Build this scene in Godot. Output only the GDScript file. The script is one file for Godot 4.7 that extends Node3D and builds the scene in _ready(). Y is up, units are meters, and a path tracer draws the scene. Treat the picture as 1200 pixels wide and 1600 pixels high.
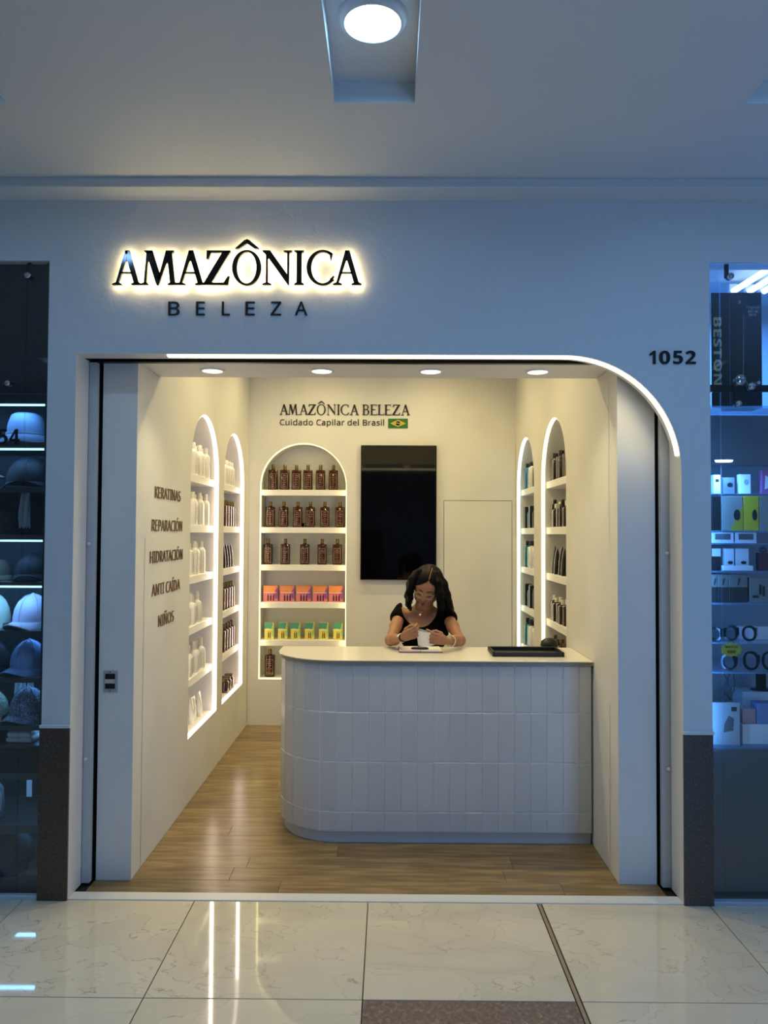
extends Node3D
# A small hair-care shop in a mall corridor. Metres, y up; the shop front stands at z = 0, the corridor is z > 0.

# ---------------------------------------------------------------- camera numbers and pixel rays (1200 x 1600 frame)
const FOCAL := 1181.74
const PITCH := 0.0285
const YAW := 0.0066
const ROLL := 0.0049
const EYE := Vector3(0, 1.5, 3.1219)
var axis_r: Vector3
var axis_u: Vector3
var axis_f: Vector3

func aim() -> void:
	var fwd := Vector3(-sin(YAW), 0, -cos(YAW))
	var right := Vector3(cos(YAW), 0, -sin(YAW))
	axis_f = fwd * cos(PITCH) + Vector3.UP * sin(PITCH)
	var up2 := Vector3.UP * cos(PITCH) - fwd * sin(PITCH)
	axis_r = right * cos(ROLL) + up2 * sin(ROLL)
	axis_u = up2 * cos(ROLL) - right * sin(ROLL)

func ray(u: float, v: float) -> Vector3:
	return axis_f + axis_r * ((u - 600.0) / FOCAL) - axis_u * ((v - 800.0) / FOCAL)

func on_x(x: float, u: float, v: float) -> Vector3:
	var r := ray(u, v)
	return EYE + r * ((x - EYE.x) / r.x)

func on_y(y: float, u: float, v: float) -> Vector3:
	var r := ray(u, v)
	return EYE + r * ((y - EYE.y) / r.y)

func on_z(z: float, u: float, v: float) -> Vector3:
	var r := ray(u, v)
	return EYE + r * ((z - EYE.z) / r.z)

# ---------------------------------------------------------------- nodes
var taken := {}

func numbered(called: String) -> String:
	if not taken.has(called):
		taken[called] = 0
		return called
	taken[called] += 1
	return "%s_%03d" % [called, taken[called]]

func tag(o: Node, label: String, category: String, group := "", kind := "") -> void:
	if label: o.set_meta("label", label)
	if category: o.set_meta("category", category)
	if group: o.set_meta("group", group)
	if kind: o.set_meta("kind", kind)

func thing(called: String, label: String, category: String, xf := Transform3D(), group := "") -> Node3D:
	var o := Node3D.new()
	o.name = numbered(called)
	add_child(o)
	o.transform = xf
	tag(o, label, category, group)
	return o

func part(parent: Node, called: String, mesh: Mesh, m: Material, xf := Transform3D()) -> MeshInstance3D:
	var o := MeshInstance3D.new()
	o.name = called
	o.mesh = mesh
	o.material_override = m
	o.transform = xf
	parent.add_child(o, true)
	return o

func single(called: String, mesh: Mesh, m: Material, label: String, category: String, xf := Transform3D(), group := "") -> MeshInstance3D:
	var o := part(self, numbered(called), mesh, m, xf)
	tag(o, label, category, group)
	return o

func struct(called: String, mesh: Mesh, m: Material, label: String, category: String, xf := Transform3D()) -> MeshInstance3D:
	var o := part(self, numbered(called), mesh, m, xf)
	tag(o, label, category, "", "structure")
	return o

func copy(o: Node3D, called: String, xf: Transform3D, label := "", group := "") -> Node3D:
	var c: Node3D = o.duplicate()
	c.name = numbered(called)
	add_child(c)
	c.transform = xf
	if label: c.set_meta("label", label)
	if group: c.set_meta("group", group)
	return c

func at(x: float, y: float, z: float) -> Transform3D:
	return Transform3D(Basis(), Vector3(x, y, z))

func turned(p: Vector3, yaw: float, pitch := 0.0, roll := 0.0) -> Transform3D:
	return Transform3D(Basis(Vector3.UP, yaw) * Basis(Vector3.RIGHT, pitch) * Basis(Vector3.BACK, roll), p)

# ---------------------------------------------------------------- materials
func mat(c: Color, rough := 0.6, metal := 0.0, spec := 0.5) -> StandardMaterial3D:
	var m := StandardMaterial3D.new()
	m.albedo_color = c
	m.roughness = rough
	m.metallic = metal
	m.metallic_specular = spec
	return m

func glow(c: Color, k: float) -> StandardMaterial3D:
	var m := mat(Color(0.9, 0.9, 0.9), 0.5)
	m.emission_enabled = true
	m.emission = c
	m.emission_energy_multiplier = k
	return m

func pane(c: Color, alpha: float) -> StandardMaterial3D:
	var m := mat(c, 0.02)
	m.transparency = BaseMaterial3D.TRANSPARENCY_ALPHA
	m.albedo_color.a = alpha
	return m

func noise_tex(seed_: int, freq: float, octaves: int, stops: Array, kind := FastNoiseLite.TYPE_SIMPLEX_SMOOTH, ridged := false, warp := 0.0, side := 512, as_normal := false, bump := 4.0) -> NoiseTexture2D:
	var n := FastNoiseLite.new()
	n.seed = seed_
	n.noise_type = kind
	n.frequency = freq
	n.fractal_octaves = octaves
	if ridged: n.fractal_type = FastNoiseLite.FRACTAL_RIDGED
	if warp > 0.0:
		n.domain_warp_enabled = true
		n.domain_warp_amplitude = warp
		n.domain_warp_frequency = freq * 1.7
	var t := NoiseTexture2D.new()
	t.noise = n
	t.width = side
	t.height = side
	t.seamless = true
	t.generate_mipmaps = false
	if as_normal:
		t.as_normal_map = true
		t.bump_strength = bump
	elif stops.size():
		var g := Gradient.new()
		var offs := PackedFloat32Array()
		var cols := PackedColorArray()
		for s in stops:
			offs.append(s[0])
			cols.append(s[1])
		g.offsets = offs
		g.colors = cols
		t.color_ramp = g
	return t

func triplanar(m: StandardMaterial3D, tex: Texture2D, scale_: Vector3, world := true, offset := Vector3.ZERO) -> StandardMaterial3D:
	m.albedo_texture = tex
	m.uv1_triplanar = true
	m.uv1_world_triplanar = world
	m.uv1_scale = scale_
	m.uv1_offset = offset
	return m

func add_normal(m: StandardMaterial3D, tex: Texture2D, k: float) -> StandardMaterial3D:
	m.normal_enabled = true
	m.normal_texture = tex
	m.normal_scale = k
	return m

# ---------------------------------------------------------------- meshes
func begin() -> SurfaceTool:
	var st := SurfaceTool.new()
	st.begin(Mesh.PRIMITIVE_TRIANGLES)
	return st

func done(st: SurfaceTool) -> ArrayMesh:
	st.generate_normals()
	return st.commit()

# corners run counterclockwise seen from outside
func tri(st: SurfaceTool, a: Vector3, b: Vector3, c: Vector3) -> void:
	st.add_vertex(a)
	st.add_vertex(c)
	st.add_vertex(b)

func quad(st: SurfaceTool, a: Vector3, b: Vector3, c: Vector3, d: Vector3) -> void:
	tri(st, a, b, c)
	tri(st, a, c, d)

func face_out(st: SurfaceTool, pts: Array, centre: Vector3) -> void:
	var n: Vector3 = (pts[1] - pts[0]).cross(pts[2] - pts[0])
	var mid := Vector3.ZERO
	for p in pts: mid += p
	mid /= pts.size()
	var q := pts.duplicate()
	if n.dot(mid - centre) < 0.0: q.reverse()
	for i in range(1, q.size() - 1): tri(st, q[0], q[i], q[i + 1])

func add_box(st: SurfaceTool, c: Vector3, size: Vector3, b := 0.0, basis_ := Basis()) -> void:
	st.set_smooth_group(-1)
	var h := size / 2.0
	if b <= 0.0:
		for a in 3:
			for s in [-1.0, 1.0]:
				var p := []
				for k in [[-1, -1], [1, -1], [1, 1], [-1, 1]]:
					var v := Vector3()
					v[a] = s * h[a]
					v[(a + 1) % 3] = k[0] * h[(a + 1) % 3]
					v[(a + 2) % 3] = k[1] * h[(a + 2) % 3]
					p.append(c + basis_ * v)
				face_out(st, p, c)
		return
	var pt := func(s: Vector3, a: int) -> Vector3:
		var v := Vector3()
		for i in 3: v[i] = s[i] * (h[i] if i == a else h[i] - b)
		return c + basis_ * v
	for a in 3:
		for s in [-1.0, 1.0]:
			var p := []
			for k in [[-1, -1], [1, -1], [1, 1], [-1, 1]]:
				var v := Vector3()
				v[a] = s
				v[(a + 1) % 3] = k[0]
				v[(a + 2) % 3] = k[1]
				p.append(pt.call(v, a))
			face_out(st, p, c)
		var a1 := (a + 1) % 3
		var a2 := (a + 2) % 3
		for s1 in [-1.0, 1.0]:
			for s2 in [-1.0, 1.0]:
				var v0 := Vector3()
				v0[a] = -1.0
				v0[a1] = s1
				v0[a2] = s2
				var v1 := v0
				v1[a] = 1.0
				face_out(st, [pt.call(v0, a1), pt.call(v0, a2), pt.call(v1, a2), pt.call(v1, a1)], c)
	for sx in [-1.0, 1.0]:
		for sy in [-1.0, 1.0]:
			for sz in [-1.0, 1.0]:
				var v := Vector3(sx, sy, sz)
				face_out(st, [pt.call(v, 0), pt.call(v, 1), pt.call(v, 2)], c)

func box(size: Vector3, b := 0.0, c := Vector3.ZERO) -> ArrayMesh:
	var st := begin()
	add_box(st, c, size, b)
	return done(st)

func span(x0: float, x1: float, y0: float, y1: float, z0: float, z1: float, b := 0.0) -> ArrayMesh:
	return box(Vector3(x1 - x0, y1 - y0, z1 - z0), b, Vector3((x0 + x1) / 2, (y0 + y1) / 2, (z0 + z1) / 2))

func add_span(st: SurfaceTool, x0: float, x1: float, y0: float, y1: float, z0: float, z1: float, b := 0.0) -> void:
	add_box(st, Vector3((x0 + x1) / 2, (y0 + y1) / 2, (z0 + z1) / 2), Vector3(x1 - x0, y1 - y0, z1 - z0), b)

func area2(p: PackedVector2Array) -> float:
	var s := 0.0
	for i in p.size():
		var q := p[(i + 1) % p.size()]
		s += p[i].x * q.y - q.x * p[i].y
	return s / 2.0

# flat polygon at height z, facing +z (or -z)
func add_poly(st: SurfaceTool, p: PackedVector2Array, z: float, up := true) -> void:
	var ids := Geometry2D.triangulate_polygon(p)
	for i in range(0, ids.size(), 3):
		var a := p[ids[i]]
		var b := p[ids[i + 1]]
		var c := p[ids[i + 2]]
		if ((b - a).cross(c - a) > 0.0) != up:
			var t := b
			b = c
			c = t
		tri(st, Vector3(a.x, a.y, z), Vector3(b.x, b.y, z), Vector3(c.x, c.y, z))

func add_extrude(st: SurfaceTool, poly: PackedVector2Array, z0: float, z1: float, smooth_sides := false) -> void:
	var p := poly
	if area2(p) < 0.0:
		p = poly.duplicate()
		p.reverse()
	st.set_smooth_group(-1)
	add_poly(st, p, z1, true)
	add_poly(st, p, z0, false)
	if smooth_sides: st.set_smooth_group(7)
	for i in p.size():
		var a := p[i]
		var b := p[(i + 1) % p.size()]
		quad(st, Vector3(a.x, a.y, z0), Vector3(b.x, b.y, z0), Vector3(b.x, b.y, z1), Vector3(a.x, a.y, z1))

func extrude(poly: PackedVector2Array, z0: float, z1: float) -> ArrayMesh:
	var st := begin()
	add_extrude(st, poly, z0, z1)
	return done(st)

# a band that follows a 2D path: its inner side lies `inward` to the left of the path; depth z0..z1
func add_band(st: SurfaceTool, pts: PackedVector2Array, closed: bool, inward: float, z0: float, z1: float) -> void:
	st.set_smooth_group(-1)
	var n := pts.size()
	var ins := PackedVector2Array()
	for i in n:
		var a := pts[(i - 1 + n) % n] if closed or i > 0 else pts[i] * 2.0 - pts[i + 1]
		var b := pts[(i + 1) % n] if closed or i < n - 1 else pts[i] * 2.0 - pts[i - 1]
		var d1 := (pts[i] - a).normalized()
		var d2 := (b - pts[i]).normalized()
		var nn := Vector2(-d1.y - d2.y, d1.x + d2.x).normalized()
		var k := nn.dot(Vector2(-d1.y, d1.x))
		ins.append(pts[i] + nn * inward / maxf(k, 0.3))
	for i in (n if closed else n - 1):
		var j := (i + 1) % n
		var o0 := Vector3(pts[i].x, pts[i].y, 0)
		var o1 := Vector3(pts[j].x, pts[j].y, 0)
		var i0 := Vector3(ins[i].x, ins[i].y, 0)
		var i1 := Vector3(ins[j].x, ins[j].y, 0)
		var lo := Vector3(0, 0, z0)
		var hi := Vector3(0, 0, z1)
		var c := (o0 + o1 + i0 + i1) / 4.0 + (lo + hi) / 2.0
		face_out(st, [o0 + hi, o1 + hi, i1 + hi, i0 + hi], c)
		face_out(st, [o0 + lo, o1 + lo, i1 + lo, i0 + lo], c)
		face_out(st, [o0 + lo, o1 + lo, o1 + hi, o0 + hi], c)
		face_out(st, [i0 + lo, i1 + lo, i1 + hi, i0 + hi], c)
		if not closed and i == 0: face_out(st, [o0 + lo, i0 + lo, i0 + hi, o0 + hi], c)
		if not closed and i == n - 2: face_out(st, [o1 + lo, i1 + lo, i1 + hi, o1 + hi], c)

func round_pt(t: float, rx: float, rz: float, p: float) -> Vector2:
	var c := cos(t)
	var s := sin(t)
	return Vector2(rx * signf(c) * pow(absf(c), 2.0 / p), rz * signf(s) * pow(absf(s), 2.0 / p))

# sections: [y, rx, rz, exponent, (1 = hard edge here)]; closed at both ends
func add_loft(st: SurfaceTool, sec: Array, n := 18, xf := Transform3D(), caps := true) -> void:
	var grp := 1
	for k in range(sec.size() - 1):
		var s0: Array = sec[k]
		var s1: Array = sec[k + 1]
		if s0.size() > 4: grp += 1
		st.set_smooth_group(grp)
		for i in n:
			var t0 := TAU * i / n
			var t1 := TAU * (i + 1) / n
			var a := round_pt(t0, s0[1], s0[2], s0[3])
			var b := round_pt(t1, s0[1], s0[2], s0[3])
			var c := round_pt(t1, s1[1], s1[2], s1[3])
			var d := round_pt(t0, s1[1], s1[2], s1[3])
			quad(st, xf * Vector3(b.x, s0[0], b.y), xf * Vector3(a.x, s0[0], a.y), xf * Vector3(d.x, s1[0], d.y), xf * Vector3(c.x, s1[0], c.y))
	if not caps: return
	st.set_smooth_group(-1)
	for e in 2:
		var s: Array = sec[0] if e == 0 else sec[sec.size() - 1]
		if s[1] < 0.0005: continue
		for i in n:
			var a := round_pt(TAU * i / n, s[1], s[2], s[3])
			var b := round_pt(TAU * (i + 1) / n, s[1], s[2], s[3])
			var mid := Vector3(0, s[0], 0)
			if e == 0: tri(st, xf * mid, xf * Vector3(a.x, s[0], a.y), xf * Vector3(b.x, s[0], b.y))
			else: tri(st, xf * mid, xf * Vector3(b.x, s[0], b.y), xf * Vector3(a.x, s[0], a.y))

func loft(sec: Array, n := 18) -> ArrayMesh:
	var st := begin()
	add_loft(st, sec, n)
	return done(st)

func lathe(profile: Array, n := 24, caps := true) -> ArrayMesh:
	var sec := []
	for q in profile: sec.append([q[1], q[0], q[0], 2.0] + ([1] if q.size() > 2 else []))
	var st := begin()
	add_loft(st, sec, n, Transform3D(), caps)
	return done(st)

func add_tube(st: SurfaceTool, pts: Array, radius, n := 8, closed := false) -> void:
	st.set_smooth_group(3)
	var rings := []
	var m := pts.size()
	var ref := Vector3.UP
	for i in m:
		var a: Vector3 = pts[(i - 1 + m) % m] if closed or i > 0 else pts[i]
		var b: Vector3 = pts[(i + 1) % m] if closed or i < m - 1 else pts[i]
		var d := (b - a).normalized()
		if absf(d.dot(ref)) > 0.9: ref = Vector3.RIGHT if absf(d.x) < 0.8 else Vector3.BACK
		var u := (ref - d * ref.dot(d)).normalized()
		ref = u
		var w := d.cross(u)
		var r: float = radius[i] if radius is Array else radius
		var ring := []
		for k in n:
			var t := TAU * k / n
			ring.append(pts[i] + (u * cos(t) + w * sin(t)) * r)
		rings.append(ring)
	for i in (m if closed else m - 1):
		var r0: Array = rings[i]
		var r1: Array = rings[(i + 1) % m]
		for k in n:
			var k1 := (k + 1) % n
			quad(st, r0[k], r0[k1], r1[k1], r1[k])
	if not closed:
		st.set_smooth_group(-1)
		for k in n:
			tri(st, pts[0], rings[0][(k + 1) % n], rings[0][k])
			tri(st, pts[m - 1], rings[m - 1][k], rings[m - 1][(k + 1) % n])

func tube(pts: Array, radius, n := 8, closed := false) -> ArrayMesh:
	var st := begin()
	add_tube(st, pts, radius, n, closed)
	return done(st)

# a thick sheet over a grid of points [row][column]
func sheet(grid: Array, thick: float) -> ArrayMesh:
	var st := begin()
	st.set_smooth_group(2)
	var rows := grid.size()
	var cols: int = grid[0].size()
	var nor := []
	for i in rows:
		var line := []
		for j in cols:
			var du: Vector3 = grid[mini(i + 1, rows - 1)][j] - grid[maxi(i - 1, 0)][j]
			var dv: Vector3 = grid[i][mini(j + 1, cols - 1)] - grid[i][maxi(j - 1, 0)]
			line.append(dv.cross(du).normalized())
		nor.append(line)
	var top := func(i, j): return grid[i][j] + nor[i][j] * thick / 2.0
	var bot := func(i, j): return grid[i][j] - nor[i][j] * thick / 2.0
	for i in rows - 1:
		for j in cols - 1:
			quad(st, top.call(i, j), top.call(i, j + 1), top.call(i + 1, j + 1), top.call(i + 1, j))
	st.set_smooth_group(4)
	for i in rows - 1:
		for j in cols - 1:
			quad(st, bot.call(i + 1, j), bot.call(i + 1, j + 1), bot.call(i, j + 1), bot.call(i, j))
	st.set_smooth_group(-1)
	for j in cols - 1:
		quad(st, bot.call(0, j), bot.call(0, j + 1), top.call(0, j + 1), top.call(0, j))
		quad(st, top.call(rows - 1, j), top.call(rows - 1, j + 1), bot.call(rows - 1, j + 1), bot.call(rows - 1, j))
	for i in rows - 1:
		quad(st, top.call(i, 0), top.call(i + 1, 0), bot.call(i + 1, 0), bot.call(i, 0))
		quad(st, bot.call(i, cols - 1), bot.call(i + 1, cols - 1), top.call(i + 1, cols - 1), top.call(i, cols - 1))
	return done(st)

func ellipse(c: Vector2, rx: float, ry: float, n: int, a0 := 0.0, a1 := TAU) -> PackedVector2Array:
	var p := PackedVector2Array()
	var full := absf(a1 - a0) > 6.28
	for i in (n if full else n + 1):
		var t := a0 + (a1 - a0) * i / n
		p.append(c + Vector2(rx * cos(t), ry * sin(t)))
	return p

# ---------------------------------------------------------------- lights
func spot(parent: Node, called: String, p: Vector3, dir: Vector3, c: Color, energy: float, angle: float, size: float, blend := 1.0) -> void:
	var l := SpotLight3D.new()
	l.name = called
	l.light_color = c
	l.light_energy = energy
	l.spot_angle = angle
	l.spot_angle_attenuation = blend
	l.spot_range = 12.0
	l.spot_attenuation = 2.0
	l.light_size = size
	l.shadow_enabled = true
	parent.add_child(l, true)
	l.transform = Transform3D(Basis.looking_at(dir, Vector3.BACK if absf(dir.y) > 0.9 else Vector3.UP), p)

func panel(parent: Node, called: String, p: Vector3, dir: Vector3, up: Vector3, size: Vector2, c: Color, energy: float) -> void:
	var l := AreaLight3D.new()
	l.name = called
	l.light_color = c
	l.light_energy = energy
	l.area_size = size
	l.area_range = 12.0
	l.area_attenuation = 2.0
	l.shadow_enabled = true
	parent.add_child(l, true)
	l.transform = Transform3D(Basis.looking_at(dir, up), p)

# ---------------------------------------------------------------- lettering
var fonts := {}
func font(bold := false, serif := false) -> Font:
	var key := "%s%s" % [bold, serif]
	if not fonts.has(key):
		var f := SystemFont.new()
		f.font_names = PackedStringArray(["Droid Serif" if serif else "Droid Sans"])
		f.font_weight = 700 if bold else 400
		fonts[key] = f
	return fonts[key]

func glyph_mesh(ch: String, f: Font, depth: float) -> TextMesh:
	var t := TextMesh.new()
	t.text = ch
	t.font = f
	t.font_size = 64
	t.pixel_size = 0.01
	t.depth = depth
	t.curve_step = 2.0
	t.horizontal_alignment = HORIZONTAL_ALIGNMENT_LEFT
	t.vertical_alignment = VERTICAL_ALIGNMENT_BOTTOM
	return t

# each letter a part of its own; origin at the baseline's start, total width and cap height given
func write_line(parent: Node, text: String, f: Font, m: Material, origin: Vector3, basis_: Basis, width: float, cap: float, depth: float, called := "letter") -> void:
	var total := f.get_string_size(text, HORIZONTAL_ALIGNMENT_LEFT, -1, 64).x * 0.01
	var probe := glyph_mesh("H", f, 0.01).get_aabb()
	var sx := width / total
	var sy := cap / probe.size.y
	var pen := 0.0
	for i in text.length():
		var ch := text[i]
		if ch != " ":
			pen = f.get_string_size(text.substr(0, i), HORIZONTAL_ALIGNMENT_LEFT, -1, 64).x * 0.01
			var g := glyph_mesh(ch, f, depth / minf(sx, sy))
			var b := basis_ * Basis.from_scale(Vector3(sx, sy, minf(sx, sy)))
			part(parent, called, g, m, Transform3D(b, origin + b * Vector3(pen, -probe.position.y, 0)))

# one glyph fitted to a box (x0..x1, y0..y1) on a plane
func fit_glyph(parent: Node, ch: String, f: Font, m: Material, x0: float, x1: float, y0: float, y1: float, z: float, depth: float, called := "letter") -> void:
	var g := glyph_mesh(ch, f, 1.0)
	var bb := g.get_aabb()
	var s := Vector3((x1 - x0) / bb.size.x, (y1 - y0) / bb.size.y, depth)
	part(parent, called, g, m, Transform3D(Basis.from_scale(s), Vector3(x0, y0, z) - s * Vector3(bb.position.x, bb.position.y, bb.position.z)))

# ---------------------------------------------------------------- the place's materials
var M := {}

func make_materials() -> void:
	var patches := noise_tex(11, 0.006, 3, [[0.0, Color(0.955, 0.955, 0.955)], [0.5, Color(0.985, 0.985, 0.985)], [1.0, Color(1, 1, 1)]])
	M.paint = triplanar(mat(Color(0.905, 0.90, 0.89), 0.62), patches, Vector3.ONE * 0.5)
	M.facade = add_normal(triplanar(mat(Color(0.875, 0.875, 0.875), 0.6), null, Vector3.ONE * 0.7), noise_tex(5, 0.02, 4, [], FastNoiseLite.TYPE_SIMPLEX_SMOOTH, false, 26.0, 512, true, 5.0), 0.16)
	M.ceiling = mat(Color(0.86, 0.86, 0.86), 0.7)
	M.shelf = mat(Color(0.93, 0.925, 0.91), 0.4)
	M.trim_white = mat(Color(0.86, 0.865, 0.87), 0.35)
	M.steel_paint = mat(Color(0.74, 0.76, 0.78), 0.4)
	M.dark_steel = mat(Color(0.10, 0.10, 0.11), 0.4, 0.6)
	M.chrome = mat(Color(0.75, 0.76, 0.78), 0.12, 1.0)
	M.black = mat(Color(0.02, 0.02, 0.022), 0.45)
	M.black_gloss = mat(Color(0.012, 0.012, 0.014), 0.05)
	M.letter_black = mat(Color(0.012, 0.012, 0.014), 0.08)
	M.letter_flat = mat(Color(0.015, 0.015, 0.017), 0.5)
	M.letter_brown = mat(Color(0.14, 0.085, 0.055), 0.35)
	M.letter_gold = mat(Color(0.50, 0.38, 0.26), 0.22, 1.0)
	M.granite = triplanar(mat(Color(1, 1, 1), 0.34), noise_tex(21, 0.12, 3, [[0.0, Color(0.18, 0.145, 0.12)], [0.45, Color(0.30, 0.25, 0.21)], [0.7, Color(0.37, 0.31, 0.265)], [1.0, Color(0.52, 0.45, 0.39)]], FastNoiseLite.TYPE_CELLULAR, false, 24.0), Vector3.ONE * 2.6)
	M.granite_floor = triplanar(mat(Color(1, 1, 1), 0.2), noise_tex(22, 0.11, 3, [[0.0, Color(0.33, 0.27, 0.24)], [0.5, Color(0.50, 0.43, 0.385)], [1.0, Color(0.70, 0.64, 0.58)]], FastNoiseLite.TYPE_CELLULAR, false, 30.0), Vector3.ONE * 1.4)
	var veins := noise_tex(31, 0.0024, 5, [[0.0, Color(0.845, 0.810, 0.728)], [0.36, Color(0.865, 0.830, 0.748)], [0.368, Color(0.762, 0.717, 0.625)], [0.376, Color(0.855, 0.820, 0.738)], [0.50, Color(0.855, 0.820, 0.738)], [0.5055, Color(0.680, 0.625, 0.533)], [0.511, Color(0.845, 0.810, 0.728)], [0.68, Color(0.824, 0.789, 0.707)], [0.686, Color(0.742, 0.697, 0.605)], [0.692, Color(0.824, 0.789, 0.707)], [1.0, Color(0.865, 0.830, 0.748)]], FastNoiseLite.TYPE_SIMPLEX_SMOOTH, false, 60.0, 1024)
	M.marble = []
	for k in 5: M.marble.append(triplanar(mat(Color(1, 1, 1), 0.045, 0.0, 0.85), veins, Vector3(0.5, 0.5, 0.75), false, Vector3(0.31 * k, 0.17 * k, 0.43 * k)))
	M.grout = mat(Color(0.13, 0.12, 0.11), 0.8)
	M.joint_strip = mat(Color(0.60, 0.53, 0.43), 0.45)
	M.wood = []
	for k in 5:
		var tones := [[Color(0.460, 0.376, 0.244), Color(0.520, 0.434, 0.286), Color(0.581, 0.491, 0.334)], [Color(0.427, 0.350, 0.226), Color(0.484, 0.403, 0.266), Color(0.540, 0.457, 0.311)], [Color(0.487, 0.399, 0.258), Color(0.551, 0.460, 0.304), Color(0.615, 0.520, 0.354)], [Color(0.445, 0.365, 0.236), Color(0.505, 0.421, 0.278), Color(0.564, 0.477, 0.324)], [Color(0.474, 0.388, 0.251), Color(0.535, 0.446, 0.295), Color(0.598, 0.506, 0.344)]]
		var t: Array = tones[k]
		M.wood.append(triplanar(mat(Color(1, 1, 1), 0.24), noise_tex(41 + k, 0.011, 5, [[0.2, t[0]], [0.5, t[1]], [0.8, t[2]]], FastNoiseLite.TYPE_SIMPLEX_SMOOTH, false, 18.0), Vector3(0.45, 1.0, 4.0), false, Vector3(0.23 * k, 0, 0.37 * k)))
	M.counter_tile = mat(Color(0.80, 0.80, 0.80), 0.22)
	M.counter_tile_b = mat(Color(0.785, 0.785, 0.79), 0.25)
	M.counter_body = mat(Color(0.80, 0.80, 0.80), 0.5)
	M.counter_edge = mat(Color(0.52, 0.49, 0.44), 0.4)
	M.grout_white = mat(Color(0.93, 0.93, 0.93), 0.6)
	M.counter_top = mat(Color(0.90, 0.885, 0.85), 0.16)
	M.glass = pane(Color(0.60, 0.75, 0.80), 0.012)
	M.glass_shelf = pane(Color(0.55, 0.75, 0.90), 0.18)
	M.gold = mat(Color(0.46, 0.37, 0.23), 0.32, 0.7)
	M.brown_bottle = mat(Color(0.19, 0.072, 0.052), 0.12)
	M.plum_bottle = mat(Color(0.13, 0.05, 0.055), 0.15)
	M.white_bottle = mat(Color(0.90, 0.885, 0.85), 0.25)
	M.white_cap = mat(Color(0.86, 0.84, 0.79), 0.3)
	M.print_gold = mat(Color(0.80, 0.64, 0.54), 0.4)
	M.print_grey = mat(Color(0.60, 0.57, 0.52), 0.5)
	M.black_tube = mat(Color(0.03, 0.03, 0.035), 0.2)
	M.teal_bottle = mat(Color(0.10, 0.42, 0.44), 0.2)
	M.blue_bottle = mat(Color(0.16, 0.46, 0.62), 0.2)
	M.green_box = mat(Color(0.05, 0.12, 0.09), 0.35)
	M.paper = mat(Color(0.90, 0.895, 0.89), 0.6)
	M.skin = mat(Color(0.61, 0.425, 0.315), 0.55)
	M.skin.subsurf_scatter_enabled = true
	M.skin.subsurf_scatter_strength = 0.08
	M.hair = mat(Color(0.02, 0.013, 0.012), 0.5, 0.0, 0.25)
	M.cloth_black = mat(Color(0.010, 0.010, 0.012), 0.85, 0.0, 0.2)
	M.lip = mat(Color(0.52, 0.255, 0.215), 0.4)
	M.pearl = mat(Color(0.85, 0.82, 0.74), 0.2)
	M.silver = mat(Color(0.85, 0.83, 0.80), 0.18, 1.0)

# ---------------------------------------------------------------- the shop's serif capitals, cap height 1: polygons and width
func V(a: Array) -> PackedVector2Array:
	var p := PackedVector2Array()
	for i in range(0, a.size(), 2): p.append(Vector2(a[i], a[i + 1]))
	return p

func ring_band(c: Vector2, ro: Vector2, ri: Vector2, a0: float, a1: float, n: int) -> Array:
	var out := []
	for i in n:
		var t0 := a0 + (a1 - a0) * i / n
		var t1 := a0 + (a1 - a0) * (i + 1) / n
		out.append(PackedVector2Array([c + Vector2(ro.x * cos(t0), ro.y * sin(t0)), c + Vector2(ro.x * cos(t1), ro.y * sin(t1)), c + Vector2(ri.x * cos(t1), ri.y * sin(t1)), c + Vector2(ri.x * cos(t0), ri.y * sin(t0))]))
	return out

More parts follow.
